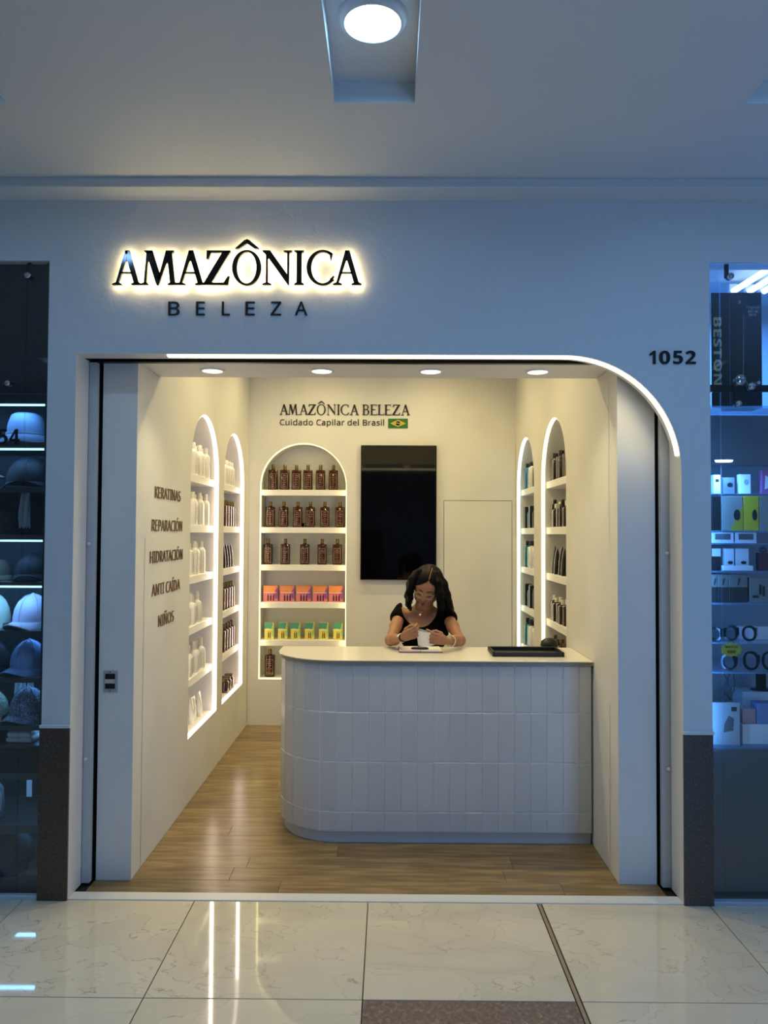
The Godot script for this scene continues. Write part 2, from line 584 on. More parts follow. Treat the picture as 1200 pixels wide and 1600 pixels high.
func serif_capital(ch: String, g := 0.0) -> Dictionary:
	var p := []
	var rings := []
	var w := 0.8
	match ch:
		"A":
			w = 0.875
			p = [V([0.10, 0.03, 0.16, 0.03, 0.43, 0.80, 0.44, 1.0, 0.375, 1.0]), V([0.375, 1.0, 0.5, 1.0, 0.80, 0.03, 0.66, 0.03, 0.41, 0.80]), V([0.22, 0.335, 0.60, 0.335, 0.60, 0.365, 0.22, 0.365]), V([0.0, 0.0, 0.27, 0.0, 0.27, 0.02, 0.16, 0.06, 0.10, 0.06, 0.0, 0.02]), V([0.58, 0.0, 0.875, 0.0, 0.875, 0.02, 0.80, 0.06, 0.66, 0.06, 0.58, 0.02])]
		"M":
			w = 1.32
			p = [V([0.12, 0.03, 0.18, 0.03, 0.235, 0.80, 0.19, 0.95]), V([0.0, 0.0, 0.24, 0.0, 0.24, 0.02, 0.18, 0.06, 0.12, 0.06, 0.0, 0.02]), V([0.125, 0.98, 0.125, 1.0, 0.36, 1.0, 0.34, 0.93, 0.19, 0.93]), V([0.17, 0.97, 0.36, 1.0, 0.60, 0.30, 0.56, 0.0, 0.50, 0.0]), V([0.50, 0.0, 0.56, 0.0, 0.86, 0.82, 0.78, 1.0]), V([0.775, 1.0, 1.01, 1.0, 1.01, 0.98, 0.95, 0.93, 1.06, 0.03, 0.92, 0.03, 0.82, 0.82]), V([0.85, 0.0, 1.32, 0.0, 1.32, 0.02, 1.06, 0.06, 0.92, 0.06, 0.85, 0.02])]
		"Z":
			w = 0.81
			p = [V([0.10, 1.0, 0.81, 1.0, 0.81, 0.97, 0.78, 0.95, 0.21, 0.95]), V([0.10, 1.0, 0.22, 0.955, 0.145, 0.77, 0.09, 0.77]), V([0.575, 0.96, 0.81, 0.99, 0.225, 0.04, 0.0, 0.02]), V([0.0, 0.0, 0.745, 0.0, 0.66, 0.055, 0.0, 0.055]), V([0.745, 0.0, 0.79, 0.24, 0.745, 0.24, 0.62, 0.05])]
		"O", "Ô":
			w = 0.88
			rings = ring_band(Vector2(0.44, 0.5), Vector2(0.44 + g, 0.515 + g), Vector2(0.305 - g, 0.475 - g), 0.0, TAU, 44)
			if ch == "Ô": p.append_array([V([0.09, 1.07, 0.36, 1.30, 0.44, 1.335, 0.44, 1.225, 0.19, 1.07]), V([0.44, 1.225, 0.44, 1.335, 0.52, 1.30, 0.80, 1.07, 0.68, 1.07])])
		"N":
			w = 0.885
			p = [V([0.10, 0.03, 0.15, 0.03, 0.15, 0.80, 0.10, 0.92]), V([0.0, 0.0, 0.25, 0.0, 0.25, 0.02, 0.15, 0.06, 0.10, 0.06, 0.0, 0.02]), V([0.0, 1.0, 0.215, 1.0, 0.80, 0.22, 0.80, 0.0, 0.77, 0.0, 0.10, 0.89, 0.0, 0.98]), V([0.75, 0.2, 0.80, 0.2, 0.80, 0.95, 0.75, 0.95]), V([0.64, 1.0, 0.64, 0.98, 0.75, 0.94, 0.80, 0.94, 0.885, 0.98, 0.885, 1.0])]
		"I":
			w = 0.28
			p = [V([0.07, 0.04, 0.215, 0.04, 0.215, 0.96, 0.07, 0.96]), V([0.0, 1.0, 0.0, 0.98, 0.07, 0.94, 0.215, 0.94, 0.28, 0.98, 0.28, 1.0]), V([0.0, 0.0, 0.28, 0.0, 0.28, 0.02, 0.215, 0.06, 0.07, 0.06, 0.0, 0.02])]
		"C":
			w = 0.83
			rings = ring_band(Vector2(0.49, 0.5), Vector2(0.49 + g, 0.515 + g), Vector2(0.355 - g, 0.47 - g), deg_to_rad(52), deg_to_rad(316), 36)
			p.append_array([V([0.66, 0.98, 0.79, 0.90, 0.735, 0.71, 0.71, 0.86]), V([0.83, 0.26, 0.835, 0.22, 0.75, 0.075, 0.72, 0.17])])
		"B":
			w = 0.68
			p = [V([0.07, 0.0, 0.21, 0.0, 0.21, 1.0, 0.07, 1.0]), V([0.0, 0.96, 0.36, 0.96, 0.36, 1.0, 0.0, 1.0]), V([0.0, 0.0, 0.40, 0.0, 0.40, 0.04, 0.0, 0.04]), V([0.2, 0.51, 0.38, 0.51, 0.38, 0.55, 0.2, 0.55])]
			rings.append_array(ring_band(Vector2(0.35, 0.755), Vector2(0.27, 0.245), Vector2(0.15, 0.205), -PI / 2, PI / 2, 12))
			rings.append_array(ring_band(Vector2(0.38, 0.275), Vector2(0.30, 0.275), Vector2(0.17, 0.235), -PI / 2, PI / 2, 12))
		"E":
			w = 0.66
			p = [V([0.07, 0.0, 0.21, 0.0, 0.21, 1.0, 0.07, 1.0]), V([0.0, 0.955, 0.60, 0.955, 0.62, 0.80, 0.63, 1.0, 0.0, 1.0]), V([0.2, 0.50, 0.50, 0.50, 0.50, 0.54, 0.2, 0.54]), V([0.0, 0.0, 0.63, 0.0, 0.66, 0.2, 0.60, 0.05, 0.0, 0.045])]
		"L":
			w = 0.62
			p = [V([0.07, 0.0, 0.21, 0.0, 0.21, 1.0, 0.07, 1.0]), V([0.0, 0.96, 0.3, 0.96, 0.3, 1.0, 0.0, 1.0]), V([0.0, 0.0, 0.59, 0.0, 0.62, 0.22, 0.56, 0.05, 0.0, 0.045])]
	return {"polys": p, "rings": rings, "w": w}

func capital_mesh(ch: String, sx: float, sy: float, z0: float, z1: float, grow := 0.0) -> ArrayMesh:
	var st := begin()
	var cap := serif_capital(ch, grow / sy)
	for poly: PackedVector2Array in cap.rings:
		var q := PackedVector2Array()
		for v in poly: q.append(Vector2(v.x * sx, v.y * sy))
		add_extrude(st, q, z0, z1)
	for poly: PackedVector2Array in cap.polys:
		var q := PackedVector2Array()
		for v in poly: q.append(Vector2(v.x * sx, v.y * sy))
		if grow != 0.0:
			var off := Geometry2D.offset_polygon(q, grow)
			if off.size(): q = off[0]
			else: continue
		add_extrude(st, q, z0, z1)
	return done(st)

# ---------------------------------------------------------------- scene
const ROOM_L := -1.106      # inner faces of the shop
const ROOM_R := 0.995
const ROOM_B := -2.82
const PIER_Z := -0.177
const SHELF_TOPS := [1.843, 1.546, 1.249, 0.954, 0.657]
const NICHE_LO := 0.357
const NICHE_HI := 2.21
const NICHE_DEEP := 0.25
const CEIL := 2.928
const COOL := Color(0.54, 0.73, 1.0)
const WARM := Color(1.0, 0.92, 0.68)

func _ready() -> void:
	aim()
	var cam := Camera3D.new()
	cam.name = "camera"
	add_child(cam)
	cam.fov = rad_to_deg(2.0 * atan(800.0 / FOCAL))
	cam.near = 0.05
	cam.far = 60.0
	cam.transform = Transform3D(Basis(axis_r, axis_u, -axis_f), EYE)
	cam.current = true
	var we := WorldEnvironment.new()
	we.name = "environment"
	var e := Environment.new()
	e.background_mode = Environment.BG_COLOR
	e.background_color = Color(0.02, 0.03, 0.05)
	e.tonemap_mode = Environment.TONE_MAPPER_LINEAR
	e.tonemap_exposure = 1.0
	e.sdfgi_enabled = true
	e.ssao_enabled = true
	e.ssil_enabled = true
	we.environment = e
	add_child(we)
	make_materials()
	corridor()
	shop_shell()
	front_sign()
	counter()
	back_wall_things()
	products()
	woman()
	hat_shop()
	gadget_shop()
	opposite_side()

# ---------------------------------------------------------------- the mall corridor
const LAMP_X0 := -0.054
const LAMP_DX := 1.358
const LAMP_ROWS := [0.966, 3.3]
const END_X := 4.25
const END_Z := 5.7

func corridor() -> void:
	# floor: grout bed with tiles
	var fl := struct("floor", span(-END_X, END_X, -0.12, -0.004, -0.002, END_Z), M.grout, "polished cream marble tile floor of the corridor", "floor")
	var xs := [-4.25, -3.586, -2.886, -2.186, -1.486, -0.785, -0.078, 0.618, 1.306, 2.006, 2.706, 3.406, 4.25]
	var zs := [0.0, 0.645, 1.345, 2.045, 2.745, 3.445, 4.145, 4.845, 5.7]
	var rng := RandomNumberGenerator.new()
	rng.seed = 77
	for j in zs.size() - 1:
		for i in xs.size() - 1:
			var g := 0.0018
			var gl := 0.011 if i == 7 else g
			var gr := 0.011 if i == 6 else g
			var sx: float = xs[i + 1] - xs[i] - gl - gr
			var sz: float = zs[j + 1] - zs[j] - 2 * g
			var cx: float = (xs[i] + gl + xs[i + 1] - gr) / 2
			var m: Material = M.marble[rng.randi() % 5]
			var brown := i == 6 and j == 1
			part(fl, "tile", box(Vector3(sx, 0.02, sz), 0.0008), M.granite_floor if brown else m, at(cx, -0.01, (zs[j] + zs[j + 1]) / 2))
	part(fl, "joint_strip", span(0.612, 0.624, -0.02, -0.002, 0.0, END_Z), M.joint_strip)
	# ceiling with sunken boxes for the lamps
	var st := begin()
	add_span(st, -END_X, END_X, 3.0, 3.12, -0.2, END_Z)
	var z_prev := -0.02
	for z in LAMP_ROWS:
		add_span(st, -END_X, END_X, CEIL, 3.0, z_prev, z - 0.314)
		var x_prev := -END_X
		for k in range(-2, 3):
			var cx := LAMP_X0 + LAMP_DX * k
			add_span(st, x_prev, cx - 0.133, CEIL, 3.0, z - 0.314, z + 0.314)
			x_prev = cx + 0.133
		add_span(st, x_prev, END_X, CEIL, 3.0, z - 0.314, z + 0.314)
		z_prev = z + 0.314
	add_span(st, -END_X, END_X, CEIL, 3.0, z_prev, END_Z)
	struct("ceiling", done(st), M.ceiling, "pale plaster corridor ceiling with sunken rectangular lamp boxes", "ceiling")
	struct("trim_1", span(-END_X, END_X, 2.889, CEIL, 0.0, 0.126, 0.002), M.ceiling, "pale plaster cornice step above the shop fronts", "trim")
	# lamps
	var proto: Node3D
	for z in LAMP_ROWS:
		for k in range(-2, 3):
			var p := Vector3(LAMP_X0 + LAMP_DX * k, 3.0, z)
			if proto == null:
				proto = thing("ceiling_downlight", "", "lamp", Transform3D(), "cool white downlights sunken in the corridor ceiling")
				part(proto, "trim_ring", lathe([[0.083, -0.001], [0.083, -0.022, 1], [0.090, -0.023], [0.104, -0.008], [0.104, -0.0005]], 40, false), M.trim_white)
				part(proto, "reflector", lathe([[0.078, -0.0005], [0.0825, -0.022]], 40, false), mat(Color(0.62, 0.80, 0.86), 0.2, 0.4))
				part(proto, "light_lens", lathe([[0.0, -0.006], [0.07, -0.0055], [0.0785, -0.004], [0.0785, -0.001, 1], [0.0, -0.001]], 40), glow(Color(0.62, 0.82, 1.0), 21.0))
				spot(proto, "downlight", Vector3(0, -0.0035, 0), Vector3.DOWN, COOL, 0.10, 84.0, 0.045, 0.6)
				proto.transform = Transform3D(Basis(), p)
			else:
				proto = copy(proto, "ceiling_downlight", Transform3D(Basis(), p))
			var row: int = LAMP_ROWS.find(z)
			proto.set_meta("label", "round cool white downlight in a sunken ceiling box of the row along the shop fronts" if row == 0 else "round cool white downlight in a sunken ceiling box further out over the corridor")
	# far side and ends of the corridor
	struct("wall_corridor_left", span(-END_X - 0.1, -END_X, 0, 3.0, 0, END_Z), M.facade, "plain pale wall closing the corridor beyond the hat shop", "wall")
	struct("wall_corridor_right", span(END_X, END_X + 0.1, 0, 3.0, 0, END_Z), M.facade, "plain pale wall closing the corridor beyond the gadget shop", "wall")

# ---------------------------------------------------------------- walls with arched niches
func arch_outline(a: float, b: float, y0: float, y1: float, n := 28) -> PackedVector2Array:
	var r := (b - a) / 2.0
	var p := PackedVector2Array([Vector2(a, y0), Vector2(b, y0)])
	for i in n + 1:
		var t := PI * i / n
		p.append(Vector2((a + b) / 2.0 + r * cos(t), y1 - r + r * sin(t)))
	return p

# wall face at w = 0 in its own axes (u along, v up, w into the room); niches: [a, b, lo, hi, arched, deep] by growing a
func niche_wall(u0: float, u1: float, v1: float, niches: Array, back: float) -> ArrayMesh:
	var st := begin()
	st.set_smooth_group(-1)
	var u := u0
	for nc in niches:
		add_poly(st, PackedVector2Array([Vector2(u, 0), Vector2(nc[0], 0), Vector2(nc[0], v1), Vector2(u, v1)]), 0.0)
		if nc[2] > 0.001: add_poly(st, PackedVector2Array([Vector2(nc[0], 0), Vector2(nc[1], 0), Vector2(nc[1], nc[2]), Vector2(nc[0], nc[2])]), 0.0)
		var outline := arch_outline(nc[0], nc[1], nc[2], nc[3]) if nc[4] else PackedVector2Array([Vector2(nc[0], nc[2]), Vector2(nc[1], nc[2]), Vector2(nc[1], nc[3]), Vector2(nc[0], nc[3])])
		var top := PackedVector2Array([Vector2(nc[0], v1)])
		for i in range(outline.size() - 1, 1, -1): top.append(outline[i])
		top.append(Vector2(nc[1], v1))
		top.reverse()
		add_poly(st, top, 0.0)
		add_poly(st, outline, -nc[5])
		st.set_smooth_group(5 if nc[4] else -1)
		for i in outline.size():
			if i == 2: st.set_smooth_group(6 if nc[4] else -1)
			if i < 2 or i == outline.size() - 1: st.set_smooth_group(-1)
			var a := outline[i]
			var b := outline[(i + 1) % outline.size()]
			quad(st, Vector3(b.x, b.y, 0), Vector3(b.x, b.y, -nc[5]), Vector3(a.x, a.y, -nc[5]), Vector3(a.x, a.y, 0))
			if i >= 2: st.set_smooth_group(6 if nc[4] else -1)
		st.set_smooth_group(-1)
		u = nc[1]
	add_poly(st, PackedVector2Array([Vector2(u, 0), Vector2(u1, 0), Vector2(u1, v1), Vector2(u, v1)]), 0.0)
	add_span(st, u0, u1, 0.0, v1, -back, -back + 0.03)
	add_span(st, u0, u0 + 0.004, 0.0, v1, -back, 0.0)
	add_span(st, u1 - 0.004, u1, 0.0, v1, -back, 0.0)
	add_span(st, u0, u1, v1 - 0.004, v1, -back, 0.0)
	return done(st)

# the lit line round a niche; light split between the two sides, the top and the bottom
func niche_led(xf: Transform3D, a: float, b: float, c: Color, glow_k: float, energy: float, label: String) -> void:
	var o := thing("niche_led_strip", label, "light strip", xf)
	var st := begin()
	add_band(st, arch_outline(a, b, NICHE_LO, NICHE_HI, 36), true, 0.007, -0.025, -0.004)
	part(o, "neon_tube", done(st), glow(c, glow_k))
	var s := NICHE_HI - (b - a) / 2
	var h := s - NICHE_LO
	var k := energy / (2 * h + 1.57 * (b - a))
	panel(o, "side_light", Vector3(a + 0.0085, NICHE_LO + h / 2, -0.015), Vector3.RIGHT, Vector3.UP, Vector2(0.020, h - 0.04), c, k * h)
	panel(o, "side_light", Vector3(b - 0.0085, NICHE_LO + h / 2, -0.015), Vector3.LEFT, Vector3.UP, Vector2(0.020, h - 0.04), c, k * h)
	var r := (b - a) / 2
	panel(o, "arch_light", Vector3((a + b) / 2, NICHE_HI - 0.025, -0.015), Vector3.DOWN, Vector3.BACK, Vector2(r * 0.9, 0.020), c, k * r * 3.14)

func niche_shelves(wall: Node3D, a: float, b: float) -> void:
	for y in SHELF_TOPS:
		part(wall, "shelf", span(a + 0.001, b - 0.001, y - 0.045, y, -NICHE_DEEP + 0.001, -0.036, 0.0015), M.shelf)

var XF_L := Transform3D(Basis(Vector3(0, 0, -1), Vector3.UP, Vector3(1, 0, 0)), Vector3(ROOM_L, 0, 0))   # u = -z
var XF_R := Transform3D(Basis(Vector3(0, 0, 1), Vector3.UP, Vector3(-1, 0, 0)), Vector3(ROOM_R, 0, 0))   # u = z
var XF_B := Transform3D(Basis(), Vector3(0, 0, ROOM_B))
const NICHE_L1 := [1.083, 1.783]
const NICHE_L2 := [1.935, 2.64]
const NICHE_R1 := [-1.835, -1.133]
const NICHE_R2 := [-2.775, -2.075]
const NICHE_B := [-1.016, -0.333]

func shop_shell() -> void:
	# facade: one slab with the arched opening, lintels over both neighbours
	var c := Vector2(0.7265, 1.764)
	var r := 0.4795
	var o := PackedVector2Array([Vector2(-END_X, 2.634), Vector2(-1.424, 2.634), Vector2(-1.424, 0), Vector2(-1.306, 0), Vector2(-1.306, 2.2435)])
	for i in 25:
		var t := PI / 2 * (1.0 - i / 24.0)
		o.append(c + Vector2(cos(t), sin(t)) * r)
	o.append_array([Vector2(1.206, 0), Vector2(1.3254, 0), Vector2(1.3254, 2.634), Vector2(END_X, 2.634), Vector2(END_X, 3.0), Vector2(-END_X, 3.0)])
	struct("wall_front", extrude(o, -0.09, 0.0), M.facade, "pale plaster shop front wall with one rounded upper corner", "wall")
	struct("wall_jamb_left", span(-1.42, -1.306, 0.0, 2.2435, -0.137, -0.0902), M.facade, "pale side reveal of the shop opening by the hat shop", "wall")
	struct("wall_jamb_right", span(1.206, 1.32, 0.0, 2.2435, -0.137, -0.0902), M.facade, "pale side reveal of the shop opening by the gadget shop", "wall")
	for s in [[-1.424, -1.306, 0.697, "left"], [1.2058, 1.3254, 0.687, "right"]]:
		var g := thing("stone_plinth", "dark brown granite facing on the wall foot next to the " + ("hat shop glass" if s[3] == "left" else "gadget shop glass"), "plinth")
		part(g, "granite_slab", span(s[0] - 0.002, s[1] + (0.002 if s[3] == "left" else -0.002), 0.0, s[2], 0.0005, 0.012, 0.001), M.granite)
		part(g, "cap_strip", span(s[0] - 0.003, s[1] + 0.003, s[2], s[2] + 0.012, 0.0005, 0.014, 0.001), M.trim_white)
	# lit line under the head and round the curve
	var led := thing("arch_led_strip", "warm white light line along the head and curved corner of the shop opening", "light strip")
	var path := PackedVector2Array()
	for i in 21:
		var t := deg_to_rad(8.0) + (PI / 2 - deg_to_rad(8.0)) * i / 20.0
		path.append(c + Vector2(cos(t), sin(t)) * (r - 0.0005))
	path.append(Vector2(-0.93, 2.2430))
	var st := begin()
	add_band(st, path, false, 0.007, -0.040, -0.010)
	part(led, "neon_tube", done(st), glow(Color(1.0, 0.93, 0.74), 2.6))
	var lc := Color(1.0, 0.92, 0.68)
	panel(led, "head_light", Vector3(-0.10, 2.2350, -0.025), Vector3.DOWN, Vector3.BACK, Vector2(1.64, 0.028), lc, 0.18)
	for q in [30.0, 62.0]:
		var t := deg_to_rad(q)
		var d := Vector3(cos(t), sin(t), 0)
		panel(led, "curve_light", Vector3(c.x, c.y, -0.025) + d * (r * 0.97 - 0.0125), -d, Vector3.BACK, Vector2(0.22, 0.028), lc, 0.036)
	# white sill
	struct("trim_sill", span(-1.306, 1.206, -0.02, 0.004, -0.064, 0.0, 0.002), M.trim_white, "white marble threshold strip in front of the wooden floor", "sill")
	# shutter guides, piers
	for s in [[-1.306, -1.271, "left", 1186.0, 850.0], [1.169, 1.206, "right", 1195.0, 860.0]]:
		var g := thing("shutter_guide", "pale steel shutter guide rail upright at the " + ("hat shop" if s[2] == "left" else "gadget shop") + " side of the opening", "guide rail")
		part(g, "rail", span(s[0] + 0.0005, s[1], 0.004, 2.238, -0.27, -0.1375, 0.001), M.steel_paint)
		part(g, "slot_shade", span(s[1] if s[2] == "left" else s[0] - 0.002, s[1] + 0.002 if s[2] == "left" else s[0], 0.004, 2.238, -0.26, -0.166), M.black)  # black strip paints the shade of the gap along the rail side
		part(g, "slot_shade_back", span(s[1] if s[2] == "left" else s[0] - 0.011, s[1] + 0.011 if s[2] == "left" else s[0], 0.004, 2.238, -0.27, -0.262), M.black)  # black plate paints the dark depth of the same gap
		for v in [s[3], s[4]]:
			var y := on_z(-0.137, 130.0, v).y
			var bx: float = s[0] + 0.012 if s[2] == "left" else s[1] - 0.012
			part(g, "bolt", lathe([[0.0, 0.012], [0.006, 0.010], [0.008, 0.004], [0.008, 0.0, 1], [0.0, 0.0]], 12), M.trim_white, Transform3D(Basis(Vector3.RIGHT, PI / 2), Vector3(bx, y, -0.137)))
	struct("wall_pier_left", span(-1.258, ROOM_L, 0.0, 2.95, -0.2985, PIER_Z), M.paint, "pale pier wall facing the corridor beside the word wall", "wall")
	struct("wall_pier_right", span(ROOM_R, 1.158, 0.0, 2.95, -0.2985, PIER_Z), M.paint, "pale pier wall facing the corridor beside the counter end", "wall")
	struct("trim_bulkhead", span(ROOM_L, ROOM_R, 2.249, 2.95, -0.50, PIER_Z, 0.002), M.paint, "white lowered soffit over the entrance with four downlights", "soffit")
	single("shutter_shade_bar", span(-1.300, 1.200, 2.2405, 2.32, -0.172, -0.142, 0.002), M.dark_steel, "dark rolled up shutter bar hung low to paint the shade in its slot", "shutter")  # dark bar also stands in for the shade inside the slot
	struct("wall_lintel_back", span(-1.42, 1.32, 2.3205, 3.0, -0.1765, -0.0902), M.black, "dark shutter box above the shop opening", "wall")
	# walls
	var wl := struct("wall_left", niche_wall(0.2985, -ROOM_B, 2.95, [[NICHE_L1[0], NICHE_L1[1], NICHE_LO, NICHE_HI, true, NICHE_DEEP], [NICHE_L2[0], NICHE_L2[1], NICHE_LO, NICHE_HI, true, NICHE_DEEP]], 0.31), M.paint, "white shop wall with two lit arched niches and metal words", "wall", XF_L)
	niche_shelves(wl, NICHE_L1[0], NICHE_L1[1])
	niche_shelves(wl, NICHE_L2[0], NICHE_L2[1])
	var wr := struct("wall_right", niche_wall(ROOM_B, -0.2985, 2.95, [[NICHE_R2[0], NICHE_R2[1], NICHE_LO, NICHE_HI, true, NICHE_DEEP], [NICHE_R1[0], NICHE_R1[1], NICHE_LO, NICHE_HI, true, NICHE_DEEP]], 0.31), M.paint, "white shop wall with two arched niches behind the counter end", "wall", XF_R)
	niche_shelves(wr, NICHE_R1[0], NICHE_R1[1])
	niche_shelves(wr, NICHE_R2[0], NICHE_R2[1])
	var wb := struct("wall_back", niche_wall(ROOM_L - 0.31, ROOM_R + 0.31, 2.95, [[NICHE_B[0], NICHE_B[1], NICHE_LO, NICHE_HI, true, NICHE_DEEP], [0.430, 0.968, 0.0, 1.764, false, 0.06]], 0.31), M.paint, "white back wall of the shop with one arched niche and a hidden door", "wall", XF_B)
	niche_shelves(wb, NICHE_B[0], NICHE_B[1])
	struct("door_1", span(0.4335, 0.9645, 0.006, 1.760, ROOM_B - 0.045, ROOM_B - 0.001, 0.001), M.paint, "flush white door let into the back wall", "door")
	struct("ceiling_shop", span(ROOM_L - 0.31, ROOM_R + 0.31, 2.95, 3.05, ROOM_B - 0.31, -0.13), M.paint, "white ceiling inside the shop above the lowered soffit", "ceiling")
	# wooden floor, plank by plank
	var fl := struct("floor_shop", span(-1.306, 1.206, -0.12, -0.0105, ROOM_B, -0.065), M.grout, "brown wood plank floor inside the shop", "floor")
	var rng := RandomNumberGenerator.new()
	rng.seed = 5
	var z := -0.066
	while z > ROOM_B + 0.01:
		var z2 := maxf(z - 0.121, ROOM_B)
		var x0 := ROOM_L if z < -0.18 else -1.262
		var x1 := ROOM_R if z < -0.18 else 1.162
		var x := x0
		var first := true
		while x < x1 - 0.001:
			var run := rng.randf_range(0.3, 1.2) if first else 1.2
			first = false
			var xe := minf(x + run, x1)
			if x1 - xe < 0.12: xe = x1
			part(fl, "plank", box(Vector3(xe - x - 0.0012, 0.0105, z - z2 - 0.0012), 0.0007), M.wood[rng.randi() % 5], at((x + xe) / 2, -0.00525 - 0.0003 * rng.randf(), (z + z2) / 2))
			x = xe
		z = z2
	# lit lines of the niches
	niche_led(XF_L, NICHE_L1[0], NICHE_L1[1], Color(1.0, 0.91, 0.82), 3.0, 0.25, "bright white light line round the first arched niche after the metal words")
	niche_led(XF_L, NICHE_L2[0], NICHE_L2[1], Color(1.0, 0.90, 0.84), 3.0, 0.21, "bright white light line round the arched niche between the white bottles and the back wall")
	niche_led(XF_B, NICHE_B[0], NICHE_B[1], Color(1.0, 0.92, 0.62), 1.7, 0.20, "thin warm light line round the arched niche on the back wall")
	niche_led(XF_R, NICHE_R1[0], NICHE_R1[1], Color(1.0, 0.95, 0.78), 1.6, 0.05, "warm light line round the arched niche above the counter's black tray")
	niche_led(XF_R, NICHE_R2[0], NICHE_R2[1], Color(0.93, 1.0, 0.96), 1.7, 0.06, "white light line round the arched niche with teal bottles beside the hidden door")
	# four downlights in the soffit, six more in the ceiling behind it
	var proto := thing("soffit_downlight", "round warm downlight set in the lowered soffit over the entrance", "lamp", Transform3D(), "four downlights in the entrance soffit")
	part(proto, "trim_ring", lathe([[0.046, -0.0005], [0.046, -0.007, 1], [0.056, -0.005], [0.060, -0.0005]], 32, false), M.trim_white)
	part(proto, "light_lens", lathe([[0.0, -0.008], [0.03, -0.0075], [0.046, -0.003, 1], [0.046, -0.0005], [0.0, -0.0005]], 32), glow(Color(1.0, 0.94, 0.80), 3.0))
	spot(proto, "downlight", Vector3(0, -0.004, 0), Vector3.DOWN, WARM, 0.37, 58.0, 0.03, 1.0)
	var us := [333.0, 503.0, 673.0, 841.0]
	for i in 4:
		var p := on_y(2.249, us[i], 579.0)
		if i == 0: proto.transform = at(p.x, 2.249, -0.335)
		else: copy(proto, "soffit_downlight", at(p.x, 2.249, -0.335))
	var inner: Node3D
	for zz in [-1.15, -2.2]:
		for x in [-0.55, 0.35]:
			if inner == null:
				inner = proto.duplicate()
				inner.name = numbered("ceiling_lamp")
				add_child(inner)
				tag(inner, "round warm downlight in the high ceiling inside the shop", "lamp", "downlights in the shop ceiling")
				for ch in inner.get_children():
					if ch is SpotLight3D:
						ch.light_energy = 1.22
						ch.light_color = Color(1.0, 0.91, 0.64)
						ch.spot_angle = 80.0
				inner.transform = at(x, 2.95, zz)
			else:
				copy(inner, "ceiling_lamp", at(x, 2.95, zz))
	# outlet on the pier
	var q := on_z(PIER_Z, 173.0, 1064.5)
	var ou := thing("wall_outlet", "grey unfinished power outlet with open black slots on the pier", "outlet", at(q.x, q.y, PIER_Z))
	part(ou, "cover_plate", box(Vector3(0.062, 0.094, 0.005), 0.001, Vector3(0, 0, 0.0025)), mat(Color(0.66, 0.66, 0.68), 0.5))
	part(ou, "slot", box(Vector3(0.043, 0.023, 0.002), 0.0, Vector3(-0.001, 0.022, 0.0055)), M.black)
	part(ou, "slot", box(Vector3(0.043, 0.023, 0.002), 0.0, Vector3(-0.001, -0.020, 0.0055)), M.black)
	part(ou, "socket_insert", box(Vector3(0.042, 0.018, 0.006), 0.001, Vector3(-0.001, 0.001, 0.0065)), mat(Color(0.78, 0.75, 0.70), 0.5))
	for y in [0.040, -0.040]: part(ou, "screw", lathe([[0.0, 0.0015], [0.0025, 0.001], [0.003, 0.0]], 8), M.dark_steel, Transform3D(Basis(Vector3.RIGHT, PI / 2), Vector3(-0.001, y, 0.005)))

